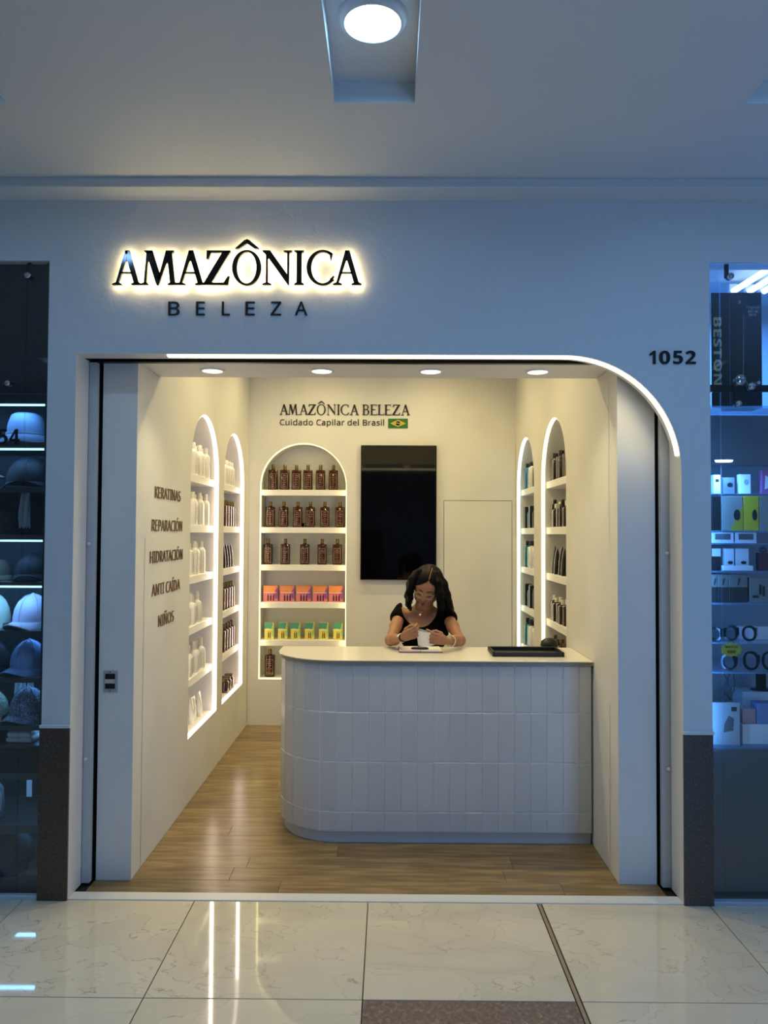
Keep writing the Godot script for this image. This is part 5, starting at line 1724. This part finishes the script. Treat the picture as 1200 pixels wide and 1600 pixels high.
	var ol := thing("olive_hat", "low olive brown hat on the shelf above the cream cap", "hat", at(P.call(-9.0, "d").x, tops.d + 0.0005, z))
	part(ol, "crown", loft([[0.02, 0.068, 0.075, 2.0], [0.06, 0.064, 0.07, 2.1], [0.085, 0.045, 0.05, 2.2], [0.092, 0.0, 0.0, 2.0]], 20), mat(Color(0.30, 0.27, 0.20), 0.85))
	part(ol, "brim", loft([[0.0, 0.085, 0.095, 2.0], [0.006, 0.086, 0.096, 2.0], [0.022, 0.068, 0.075, 2.0]], 20), mat(Color(0.40, 0.37, 0.29), 0.85))
	cap_on("flat black cap on the shelf beside the olive hat", P.call(52.0, "d"), 0.15, 0.10, 0.2, blk, seam)
	cap_on("mint cream cap next to the lilac white cap", P.call(-8.0, "e"), 0.13, 0.125, -0.35, mat(Color(0.74, 0.76, 0.66), 0.8), mat(Color(0.6, 0.62, 0.54), 0.8))
	cap_on("lilac white cap next to the mint cream cap", P.call(52.0, "e"), 0.155, 0.125, -0.30, mat(Color(0.78, 0.74, 0.79), 0.8), mat(Color(0.62, 0.58, 0.63), 0.8))
	cap_on("navy cap next to the sky blue cap", P.call(-8.0, "f"), 0.135, 0.12, -0.3, mat(Color(0.05, 0.075, 0.13), 0.8), mat(Color(0.09, 0.12, 0.18), 0.8))
	cap_on("sky blue cap next to the navy cap", P.call(48.0, "f"), 0.150, 0.125, -0.28, mat(Color(0.45, 0.57, 0.73), 0.8), mat(Color(0.34, 0.44, 0.58), 0.8))
	var knit1 := triplanar(mat(Color(1, 1, 1), 0.85), noise_tex(61, 0.05, 2, [[0.3, Color(0.42, 0.46, 0.38)], [0.5, Color(0.72, 0.74, 0.64)], [0.8, Color(0.80, 0.81, 0.70)]], FastNoiseLite.TYPE_CELLULAR), Vector3.ONE * 6.0, false)
	var knit2 := triplanar(mat(Color(1, 1, 1), 0.85), noise_tex(62, 0.05, 2, [[0.3, Color(0.22, 0.25, 0.33)], [0.5, Color(0.52, 0.56, 0.64)], [0.8, Color(0.70, 0.72, 0.76)]], FastNoiseLite.TYPE_CELLULAR), Vector3.ONE * 6.0, false)
	cap_on("pale green patterned cap on the lowest cap shelf", P.call(-8.0, "g"), 0.13, 0.105, -0.3, knit1, mat(Color(0.4, 0.5, 0.46), 0.8))
	cap_on("blue speckled cap on the lowest cap shelf", P.call(48.0, "g"), 0.150, 0.12, -0.2, knit2, mat(Color(0.2, 0.26, 0.4), 0.8))
	for a in [[24.0, 30.0, 0], [31.0, 40.0, 1], [43.0, 52.0, 2]]:
		var gg := []
		for i in 5:
			var row := []
			for j in 4: row.append(on_z(-0.30 + 0.01 * sin(j * 2.1), lerpf(a[0], a[1], j / 3.0) + 2.0 * i / 4.0 * (j - 1.5), lerpf(1067.0, 1105.0, i / 4.0)))
			gg.append(row)
		var hc := thing("hanging_cloth", "strip of pale cloth hanging behind the speckled caps", "cloth", Transform3D(), "pale cloth strips behind the speckled caps")
		part(hc, "cloth", sheet(gg, 0.003), mat(Color(0.66, 0.67, 0.67), 0.85))
	var fs := thing("folded_shirt", "folded white shirt on the shelf under the speckled caps", "shirt", at(P.call(48.0, "h").x, tops.h + 0.0005, z))
	part(fs, "fold", box(Vector3(0.115, 0.022, 0.16), 0.006, Vector3(0, 0.011, 0)), mat(Color(0.80, 0.80, 0.80), 0.85))
	part(fs, "fold", box(Vector3(0.105, 0.022, 0.15), 0.006, Vector3(-0.004, 0.033, 0)), mat(Color(0.84, 0.84, 0.84), 0.85))
	part(fs, "collar", box(Vector3(0.10, 0.012, 0.03), 0.004, Vector3(0, 0.050, 0.03)), mat(Color(0.86, 0.86, 0.86), 0.85))
	single("black_bundle", loft([[0.0, 0.07, 0.07, 3.0], [0.03, 0.075, 0.075, 2.5], [0.06, 0.06, 0.06, 2.2], [0.066, 0.0, 0.0, 2.0]], 18), blk, "folded black bundle beside the folded white shirt", "clothing", at(P.call(0.0, "h").x, tops.h + 0.0005, z))
	var bag := thing("small_backpack", "small blue backpack on the low shelf above the dark emblem cap", "backpack", at(P.call(-6.0, "j").x, tops.j + 0.0005, z + 0.03))
	part(bag, "body", loft([[0.0, 0.055, 0.045, 3.5], [0.05, 0.062, 0.052, 3.0], [0.12, 0.058, 0.046, 2.8], [0.155, 0.035, 0.03, 2.2], [0.162, 0.0, 0.0, 2.0]], 20), mat(Color(0.34, 0.40, 0.46), 0.7))
	part(bag, "pocket", box(Vector3(0.075, 0.06, 0.016), 0.006, Vector3(0, 0.045, 0.055)), mat(Color(0.26, 0.31, 0.37), 0.7))
	part(bag, "strap", tube([Vector3(0.05, 0.13, 0.02), Vector3(0.068, 0.10, 0.03), Vector3(0.066, 0.04, 0.03)], 0.006, 6), mat(Color(0.60, 0.62, 0.63), 0.7))
	single("price_card", px_box(41.0, 1219.0, 50.0, 1245.0, -0.30, 0.004), mat(Color(0.84, 0.84, 0.84), 0.6), "upright pale card at the back of the low shelf beside the backpack", "card")
	cap_on("large dark navy cap with a shiny emblem on the lowest shelf", P.call(26.0, "k") + Vector3(0, 0, 0.02), 0.20, 0.135, -0.1, mat(Color(0.07, 0.08, 0.11), 0.8), mat(Color(0.15, 0.16, 0.20), 0.8), mat(Color(0.62, 0.60, 0.42), 0.25, 0.8))

func watch_on(label: String, p: Vector3, w: float, h: float, group: String) -> void:
	var o := thing("smart_watch", label, "watch", turned(p, -0.65), group)
	var loop := []
	for i in 24:
		var q := round_pt(TAU * i / 24.0, w * 0.42, h / 2 - 0.003, 2.3)
		loop.append(Vector3(q.x, q.y + h / 2 + 0.001, 0))
	var st := begin()
	for i in 24:
		var a: Vector3 = loop[i]
		var b: Vector3 = loop[(i + 1) % 24]
		var mid := (a + b) / 2 + (((a + b) / 2 - Vector3(0, h / 2, 0)).normalized() * -0.0015)
		add_box(st, mid, Vector3(a.distance_to(b) + 0.002, 0.008, 0.022), 0.0, Basis(Vector3.BACK, (b - a).angle_to(Vector3.RIGHT) * signf((b - a).y if absf((b - a).y) > 1e-6 else 1.0)))
	part(o, "strap", done(st), M.black_tube)
	part(o, "watch_face", box(Vector3(0.008, 0.036, 0.032), 0.003, Vector3(w * 0.42, h * 0.62, 0)), M.black_gloss)

func gadget_shop() -> void:
	var x0 := 1.335
	var x1 := 2.9
	# room of the shop
	struct("wall_gadget_back", span(x0 - 0.02, END_X, 0.0, 3.0, -1.64, -1.60), mat(Color(0.78, 0.78, 0.78), 0.6), "blue lit back wall inside the gadget shop", "wall")
	struct("wall_gadget_side", span(x0 - 0.008, x0, 0.0, 3.0, -1.60, -0.02), mat(Color(0.78, 0.78, 0.78), 0.6), "side wall of the gadget shop at the glass edge", "wall")
	struct("ceiling_gadget", span(x0 - 0.02, END_X, 2.92, 3.0, -1.60, -0.131), mat(Color(0.78, 0.78, 0.78), 0.6), "ceiling of the gadget shop with tube lamps", "ceiling")
	struct("floor_gadget", span(x0 - 0.02, END_X, -0.12, 0.0, -1.64, -0.003), mat(Color(0.28, 0.28, 0.28), 0.4), "grey floor of the gadget shop", "floor")
	var a := on_y(2.86, 1146.0, 455.0)
	var b := on_y(2.86, 1200.0, 421.0)
	var d := (b - a)
	for k in 3:
		var off: float = [0.0, 0.09, 0.17][k]
		var o := thing("tube_lamp", "bright bluish tube lamp under the gadget shop ceiling", "lamp", at(a.x + off, 2.86, 0), "three tube lamps in the gadget shop")
		part(o, "light_tube", tube([Vector3(0, 0, a.z), Vector3(d.x * 1.2, 0, a.z + d.z * 1.2)], 0.016, 10), glow(Color(0.74, 0.92, 1.0), 3.0))
		part(o, "holder", box(Vector3(0.05, 0.045, 0.03), 0.003, Vector3(0, 0.02, a.z - 0.012)), M.trim_white)
		panel(o, "tube_light", Vector3(d.x * 0.6, -0.02, a.z + d.z * 0.6), Vector3.DOWN, d.normalized(), Vector2(0.03, d.length() * 1.15), Color(0.26, 0.56, 1.0), 1.9)
	# glass front
	struct("window_3", span(1.3275, 1.3735, 0.012, 2.632, -0.020, -0.010), M.glass, "narrow glass pane of the gadget shop next to the granite foot", "window")
	struct("window_4", span(1.3765, 4.24, 0.012, 2.632, -0.020, -0.010), M.glass, "wide glass pane of the gadget shop front", "window")
	struct("trim_4", span(1.3265, 4.24, -0.004, 0.012, -0.030, 0.0, 0.001), M.steel_paint, "pale strip under the gadget shop glass", "trim")
	var rail := single("glass_rail", span(1.333, 3.4, 2.100, 2.128, -0.050, -0.024, 0.004), M.dark_steel, "dark steel rail across the gadget shop glass below the tripod box", "rail")
	rail.set_meta("label", "dark steel rail across the gadget shop glass at the tripod box")
	clamp_bolt("chrome glass bolt on a short arm under the gadget shop lintel", 1141.0, 432.0, 0.013, true)
	clamp_bolt("large chrome disc bolt on the steel rail of the gadget shop", 1156.0, 594.0, 0.022, false)
	clamp_bolt("middle sized chrome bolt on the steel rail of the gadget shop", 1173.5, 604.0, 0.015, false)
	clamp_bolt("smallest chrome bolt at the end of the tripod box", 1184.5, 598.5, 0.008, false)
	clamp_bolt("chrome bolt hanging below the steel rail of the gadget shop", 1153.5, 631.0, 0.013, true)
	# shelves: one tall stand with boards
	var zf := -0.07
	var st := thing("product_stand", "tall blue lit display stand with clear shelves in the gadget shop", "display stand")
	part(st, "back_panel", span(1.345, x1, 0.0, 2.03, -0.46, -0.445), mat(Color(0.62, 0.62, 0.62), 0.5))
	part(st, "post", span(1.405, 1.411, 0.62, 1.84, -0.40, -0.394), M.chrome)
	part(st, "post", span(1.475, 1.481, 0.62, 1.84, -0.40, -0.394), M.chrome)
	var top := {}
	for q in [["p", 634.0, 638.0], ["a", 771.0, 773.0], ["b", 829.0, 832.0], ["c", 849.0, 851.0], ["d", 892.0, 895.0], ["e", 942.0, 945.0], ["f", 1004.0, 1006.0], ["g", 1050.0, 1053.0], ["h", 1166.0, 1170.0]]:
		var y1 := on_z(zf, 1150.0, q[1]).y
		var y0 := on_z(zf, 1150.0, q[2]).y
		top[q[0]] = y1
		part(st, "shelf", span(1.346, x1, y0, y1, -0.444, zf, 0.001), M.glass_shelf)
	part(st, "lower_panel", span(1.346, x1, 0.02, top.h - 0.012, zf - 0.016, zf - 0.001, 0.002), mat(Color(0.30, 0.30, 0.30), 0.35))
	part(st, "upper_panel", span(1.346, x1, on_z(zf, 1150.0, 722.0).y, top.p - 0.013, -0.26, -0.24, 0.002), mat(Color(0.38, 0.38, 0.38), 0.4))
	var lamp := on_z(-0.065, 1131.0, 720.5)
	var dl := thing("display_light", "small oval lit lamp over the top row of packages", "lamp", at(lamp.x, lamp.y, -0.065))
	part(dl, "light_disc", loft([[-0.004, 0.034, 0.022, 2.0], [0.004, 0.038, 0.025, 2.0]], 24), glow(Color(0.75, 0.95, 1.0), 2.2))
	spot(dl, "disc_light", Vector3(0, 0.0, 0), Vector3.DOWN, Color(0.32, 0.62, 1.0), 0.30, 85.0, 0.02)
	part(dl, "stem", span(-0.006, 0.006, 0.004, 0.012, -0.17, 0.0), M.chrome)
	var ve := thing("added_edge_led", "added unseen upright blue light strip at the edge of the gadget shop glass", "light strip", at(1.3335, 1.25, -0.045))
	part(ve, "led_tube", box(Vector3(0.004, 1.25, 0.014), 0.001), glow(Color(0.45, 0.72, 1.0), 2.0))  # unseen strip added to brighten the package fronts
	panel(ve, "edge_light", Vector3(0.004, 0, 0), Vector3(0.75, 0, -0.66), Vector3.UP, Vector2(0.012, 1.25), Color(0.30, 0.60, 1.0), 0.32)
	# tripod carton, two sides seen
	var p0 := on_z(-0.12, 1142.0, 633.0)
	var navy := mat(Color(0.045, 0.045, 0.05), 0.35)
	var tri_top := on_z(-0.12, 1142.0, 457.0).y
	var hh: float = tri_top - top.p
	var tb := thing("tripod_carton", "tall dark carton of a tripod with BESTON down its side", "carton", turned(Vector3(p0.x, top.p + 0.0005, -0.12), 0.0))
	var wid := on_z(-0.12, 1191.5, 633.0).x - p0.x
	part(tb, "carton", box(Vector3(wid, hh, 0.10), 0.002, Vector3(wid / 2, hh / 2, -0.05)), navy)
	part(tb, "flap_side", box(Vector3(0.078, hh, 0.002), 0.0005, Vector3(-0.040, hh / 2, -0.006)), mat(Color(0.055, 0.055, 0.06), 0.35))
	var gold_print := mat(Color(0.72, 0.66, 0.45), 0.5)
	var word := "BESTON"
	var turn := Basis(Vector3.BACK, -PI / 2)
	write_line(tb, word, font(true), gold_print, Vector3(-0.070, hh * 0.80, -0.0043), turn, hh * 0.62, 0.034, 0.0006)
	var pg := mat(Color(0.68, 0.68, 0.68), 0.5)
	write_line(tb, "Tripode", font(), pg, Vector3(wid * 0.50, hh * 0.86, 0.0005), Basis(), wid * 0.44, 0.012, 0.0006)
	write_line(tb, "BST 46", font(true), pg, Vector3(wid * 0.56, hh * 0.825, 0.0005), Basis(), wid * 0.32, 0.010, 0.0006)
	write_line(tb, "2016", font(true), pg, Vector3(wid * 0.58, hh * 0.795, 0.0005), Basis(), wid * 0.25, 0.010, 0.0006)
	write_line(tb, "B", font(true), pg, Vector3(wid * 0.26, hh * 0.90, 0.0005), Basis(), wid * 0.08, 0.016, 0.0006)
	var leg := begin()
	for k in [-1.0, 0.0, 1.0]: add_tube(leg, [Vector3(wid * 0.40, hh * 0.28, 0.0012), Vector3(wid * 0.40 + k * 0.018, hh * 0.20, 0.0012)], 0.001, 4)
	add_tube(leg, [Vector3(wid * 0.40, hh * 0.28, 0.0012), Vector3(wid * 0.42, hh * 0.80, 0.0012)], 0.001, 4)
	part(tb, "tripod_print", done(leg), pg)
	# packages row by row (front edge pixels)
	var white_b := mat(Color(0.85, 0.85, 0.85), 0.5)
	var ink := mat(Color(0.05, 0.05, 0.05), 0.5)
	var r := px_thing("accessory_pack", "slim white package at the glass edge of the top row", "package", 1115.0, 742.0, 1126.0, top.a, -0.12, 0.03, white_b)
	part(r[0], "print", box(Vector3(r[1] * 0.5, 0.012, 0.0008), 0.0, Vector3(0, r[2] * 0.7, 0.0155)), ink)
	r = px_thing("accessory_pack", "grey package between the slim white and the square white ones", "package", 1130.0, 746.0, 1148.0, top.a, -0.12, 0.03, mat(Color(0.40, 0.40, 0.40), 0.5))
	part(r[0], "print", extrude(ellipse(Vector2(0.004, r[2] * 0.55), 0.012, 0.010, 12), 0.0152, 0.016), ink)
	r = px_thing("accessory_pack", "square white package with a small drawing in the top row", "package", 1156.0, 741.0, 1173.0, top.a, -0.12, 0.03, white_b)
	part(r[0], "print", extrude(ellipse(Vector2(0.004, r[2] * 0.6), 0.010, 0.013, 12), 0.0152, 0.016), mat(Color(0.60, 0.60, 0.60), 0.5))
	r = px_thing("accessory_pack", "purple and white package at the far end of the top row", "package", 1190.0, 735.0, 1206.0, top.a, -0.12, 0.03, mat(Color(0.62, 0.34, 0.52), 0.5))
	part(r[0], "print", extrude(V([-0.01, 0.02, 0.016, 0.03, 0.012, 0.07, -0.006, 0.08]), 0.0152, 0.016), white_b)
	px_thing("dark_carton", "black carton at the glass edge beside the yellow ones", "carton", 1112.5, 775.0, 1126.5, top.b, -0.09, 0.06, mat(Color(0.05, 0.05, 0.045), 0.4))
	for q in [[1127.5, 1160.5, "grey and yellow carton with a dark camera drawing"], [1161.5, 1185.5, "yellow carton standing between the two grey ones"], [1186.5, 1212.0, "grey carton at the far end of the yellow row"]]:
		var k: int = [1127.5, 1161.5, 1186.5].find(q[0])
		r = px_thing("gadget_carton", q[2], "carton", q[0], 775.0, q[1], top.b, -0.09, 0.06, mat([Color(0.52, 0.51, 0.47), Color(0.74, 0.66, 0.14), Color(0.52, 0.51, 0.47)][k], 0.4))
		if k != 1: part(r[0], "yellow_corner", extrude(V([-r[1] * 0.1, 0.0, r[1] * 0.5, 0.0, r[1] * 0.5, r[2] * 0.75]), 0.0302, 0.0308), mat(Color(0.64, 0.58, 0.13), 0.4))
		part(r[0], "print", extrude(ellipse(Vector2(r[1] * 0.22, r[2] * 0.45), r[1] * 0.16, r[2] * 0.16, 14), 0.0308, 0.0314), ink)
	for q in [[1112.0, 1146.5, "flat white tray box at the glass edge under the yellow cartons"], [1149.0, 1182.0, "flat white tray box with a dark oval thing under the yellow cartons"]]:
		r = px_thing("tray_box", q[2], "box", q[0], 832.0, q[1], top.c, -0.10, 0.05, white_b)
		part(r[0], "dark_panel", box(Vector3(r[1] * 0.7, r[2] * 0.55, 0.0008), 0.0, Vector3(0, r[2] * 0.6, 0.0255)), mat(Color(0.36, 0.36, 0.36), 0.5))
	r = px_thing("accessory_pack", "dark phone case package at the glass edge below the tray boxes", "package", 1112.0, 857.0, 1126.0, top.d, -0.13, 0.03, mat(Color(0.09, 0.09, 0.09), 0.5))
	part(r[0], "white_header", box(Vector3(r[1], 0.034, 0.001), 0.0, Vector3(0, r[2] - 0.017, 0.0155)), white_b)
	for q in [[1132.0, 1147.0, "white square card beside the phone case package"], [1149.5, 1170.0, "white card with a small dark device"]]:
		r = px_thing("device_card", q[2], "package", q[0], 857.0, q[1], top.d, -0.13, 0.02, mat(Color(0.85, 0.85, 0.85), 0.5))
		part(r[0], "print", extrude(ellipse(Vector2(r[1] * 0.1, r[2] * 0.35), 0.012, 0.007, 12), 0.0102, 0.011), ink)
	px_thing("card_holder", "long low white holder in front of the square cards", "holder", 1130.0, 884.0, 1177.0, top.d, -0.085, 0.02, mat(Color(0.85, 0.85, 0.85), 0.4))
	r = px_thing("figure_toy", "dark red figure at the far end of the card row", "toy", 1186.0, 864.0, 1204.0, top.d, -0.13, 0.03, mat(Color(0.34, 0.14, 0.18), 0.5))
	part(r[0], "head", lathe([[0.0, r[2] + 0.03], [0.014, r[2] + 0.02], [0.016, r[2] + 0.005], [0.0, r[2]]], 14), mat(Color(0.25, 0.24, 0.26), 0.5))
	var teal := mat(Color(0.42, 0.41, 0.37), 0.45)
	var deep := mat(Color(0.13, 0.12, 0.11), 0.45)
	for q in [[1112.0, 1120.5, 918.0, "narrow dark carton at the glass edge of the dark row"], [1121.5, 1138.0, 918.0, "dark carton with a blurred device beside the narrow one"], [1139.0, 1168.0, 918.0, "wide dark carton in the middle of the dark row"]]:
		px_thing("dark_carton", q[3], "carton", q[0], q[2], q[1], top.e, -0.09, 0.06, deep)
		var y := on_z(-0.09, 1140.0, 918.0).y + 0.0006
		r = px_thing("cable_carton", "grey carton on top of the " + q[3].replace("of the dark row", "below").replace("in the middle", "").replace(" beside the narrow one", ""), "carton", q[0], 898.0, q[1], y, -0.09, 0.06, teal)
		part(r[0], "print", extrude(V([-0.004, r[2] * 0.2, 0.002, r[2] * 0.2, 0.008, r[2] * 0.7, 0.002, r[2] * 0.7]), 0.0302, 0.0308), ink)
	r = px_thing("tool_carton", "grey carton with a black gadget printed on it", "carton", 1171.0, 903.0, 1199.0, top.e, -0.09, 0.06, mat(Color(0.46, 0.46, 0.42), 0.45))
	part(r[0], "print", box(Vector3(r[1] * 0.14, r[2] * 0.40, 0.0008), 0.0, Vector3(r[1] * 0.10, r[2] * 0.52, 0.0306)), ink)
	part(r[0], "print", box(Vector3(r[1] * 0.14, r[2] * 0.40, 0.0008), 0.0, Vector3(r[1] * 0.28, r[2] * 0.46, 0.0306)), ink)
	part(r[0], "print", box(Vector3(r[1] * 0.34, r[2] * 0.10, 0.0008), 0.0, Vector3(-r[1] * 0.16, r[2] * 0.24, 0.0306)), ink)
	# watches
	var g1 := "watches in the gadget shop"
	px_thing("watch_stand", "white slanted stand behind the upper watches", "stand", 1156.0, 979.0, 1206.0, top.f, -0.16, 0.03, mat(Color(0.85, 0.85, 0.85), 0.4))
	for q in [[1142.0, 977.0, "f", "black band watch on the upper watch shelf beside the yellow star"], [1171.0, 978.0, "f", "dark green band watch in front of the white stand"], [1118.0, 980.0, "f", "black watch at the glass edge of the upper watch shelf"], [1139.0, 1022.0, "g", "slim watch hanging below the yellow star"], [1173.5, 1018.0, "g", "large black band watch on the lower watch shelf"], [1203.0, 1018.0, "g", "black watch at the far end of the lower watch shelf"]]:
		var tp := on_z(-0.11, q[0], q[1])
		var hgt: float = tp.y - top[q[2]]
		watch_on(q[3], Vector3(tp.x, top[q[2]] + 0.0005, -0.11), 0.060 if q[2] == "f" else 0.066, hgt, g1)
	var star := PackedVector2Array()
	for i in 24:
		var t := TAU * i / 24.0
		var rr := 0.046 if i % 2 == 0 else 0.037
		star.append(Vector2(cos(t) * rr, sin(t) * rr * 0.68))
	var sp := on_z(-0.045, 1139.0, 1014.0)
	var sn := thing("price_star", "yellow green star shaped price sticker on the glass", "sticker", at(sp.x, sp.y, -0.024))
	part(sn, "card", extrude(star, 0.0, 0.0015), mat(Color(0.74, 0.72, 0.14), 0.5))
	write_line(sn, "WATCH", font(true), ink, Vector3(-0.026, 0.007, 0.0022), Basis(), 0.052, 0.009, 0.0006)
	write_line(sn, "$600", font(true), ink, Vector3(-0.018, -0.014, 0.0022), Basis(), 0.036, 0.012, 0.0006)
	# cables, lower boxes
	for q in [[1131.0, 1141.0, 1122.0], [1140.0, 1128.0, 1143.0], [1146.0, 1147.0, 1139.0]]:
		var o := thing("hanging_cable", "dark cable hanging under the lower watch shelf", "cable", Transform3D(), "cables under the lower watch shelf")
		part(o, "cable", tube([on_z(-0.12, q[0], 1052.0), on_z(-0.11, lerpf(q[0], q[1], 0.5) + 1.5, 1065.0), on_z(-0.11, q[1], 1077.0), on_z(-0.115, q[2], 1094.0)], 0.0028, 6), mat(Color(0.05, 0.05, 0.06), 0.5))
	r = px_thing("poster_board", "large pale board with a grey picture at the glass edge", "board", 1112.0, 1098.0, 1156.0, top.h, -0.085, 0.012, mat(Color(0.58, 0.58, 0.56), 0.5))
	part(r[0], "print", extrude(V([-0.01, r[2] * 0.30, 0.03, r[2] * 0.34, 0.034, r[2] * 0.62, 0.012, r[2] * 0.70, -0.006, r[2] * 0.5]), 0.0062, 0.0068), mat(Color(0.30, 0.30, 0.30), 0.5))
	part(r[0], "print", box(Vector3(0.022, 0.018, 0.0006), 0.0, Vector3(0.034, r[2] * 0.85, 0.0065)), deep)
	r = px_thing("display_block", "white display block in the low corner of the gadget stand", "block", 1160.0, 1132.0, 1212.0, top.h, -0.10, 0.10, mat(Color(0.80, 0.80, 0.79), 0.4))
	var by: float = top.h + r[2] + 0.0008
	px_thing("pink_pack", "pinkish printed pack on the white display block", "package", 1160.0, 1108.0, 1181.0, by, -0.11, 0.04, mat(Color(0.70, 0.55, 0.56), 0.5))
	px_thing("blue_box", "blue printed box on the white display block", "box", 1183.0, 1099.0, 1212.0, by, -0.105, 0.06, mat(Color(0.40, 0.48, 0.64), 0.5))
	r = px_thing("phone_riser", "tall white riser behind the packs", "block", 1160.0, 1081.0, 1212.0, top.h, -0.24, 0.10, mat(Color(0.82, 0.82, 0.82), 0.4))
	by = top.h + r[2] + 0.0008
	var ph := thing("phone_holder", "black phone holder standing on the white riser", "holder", at(on_z(-0.28, 1190.0, 1080.0).x, by, -0.28))
	part(ph, "foot", loft([[0.0, 0.05, 0.035, 2.0], [0.008, 0.045, 0.03, 2.0]], 20), M.black_tube)
	part(ph, "plate", box(Vector3(0.046, 0.075, 0.006), 0.002, Vector3(0, 0.045, -0.005)), M.black_tube)

# ---------------------------------------------------------------- the other side of the corridor, seen only in the dark screen
func opposite_side() -> void:
	struct("wall_opposite", span(-END_X, END_X, 0.0, 3.0, END_Z, END_Z + 0.1), mat(Color(0.72, 0.72, 0.72), 0.6), "plain pale wall across the corridor", "wall")
	var c := thing("red_cabinet", "tall dark red display cabinet across the corridor", "cabinet", at(-0.35, 0.0, 5.2))
	part(c, "body", box(Vector3(0.42, 1.55, 0.4), 0.006, Vector3(0, 0.775, 0)), mat(Color(0.42, 0.04, 0.04), 0.4))
	part(c, "door", box(Vector3(0.36, 1.4, 0.01), 0.003, Vector3(0, 0.79, -0.206)), mat(Color(0.34, 0.03, 0.035), 0.3))
	part(c, "plinth", box(Vector3(0.44, 0.06, 0.42), 0.003, Vector3(0, 0.03, 0)), M.black)
	var d := thing("white_desk", "low white desk across the corridor", "desk", at(0.55, 0.0, 5.0))
	part(d, "top", box(Vector3(0.8, 0.03, 0.5), 0.004, Vector3(0, 0.76, 0)), M.trim_white)
	part(d, "front", box(Vector3(0.76, 0.744, 0.03), 0.003, Vector3(0, 0.372, -0.2)), M.trim_white)
	part(d, "side", box(Vector3(0.03, 0.744, 0.40), 0.003, Vector3(-0.36, 0.372, 0.02)), M.trim_white)
	part(d, "side", box(Vector3(0.03, 0.744, 0.40), 0.003, Vector3(0.36, 0.372, 0.02)), M.trim_white)
	# unseen pillar, added as a guessed source of the blue cast: its light reaches the front wall, the ceiling and the pier on the gadget shop's side
	var lw := thing("unseen_light_pillar", "tall unseen blue lit pillar added far out in the corridor as a guessed source", "pillar", Transform3D(Basis(Vector3.UP, 0.25), Vector3(1.95, 0.0, 3.75)))
	part(lw, "case", box(Vector3(0.9, 2.1, 0.16), 0.01, Vector3(0, 1.05, 0.0)), M.dark_steel)
	part(lw, "light_pane", box(Vector3(0.8, 1.8, 0.01), 0.001, Vector3(0, 1.08, -0.086)), glow(Color(0.40, 0.70, 1.0), 0.8))
	panel(lw, "pillar_light", Vector3(0, 1.08, -0.10), Vector3.FORWARD, Vector3.UP, Vector2(0.8, 1.8), Color(0.45, 0.69, 1.0), 2.0)
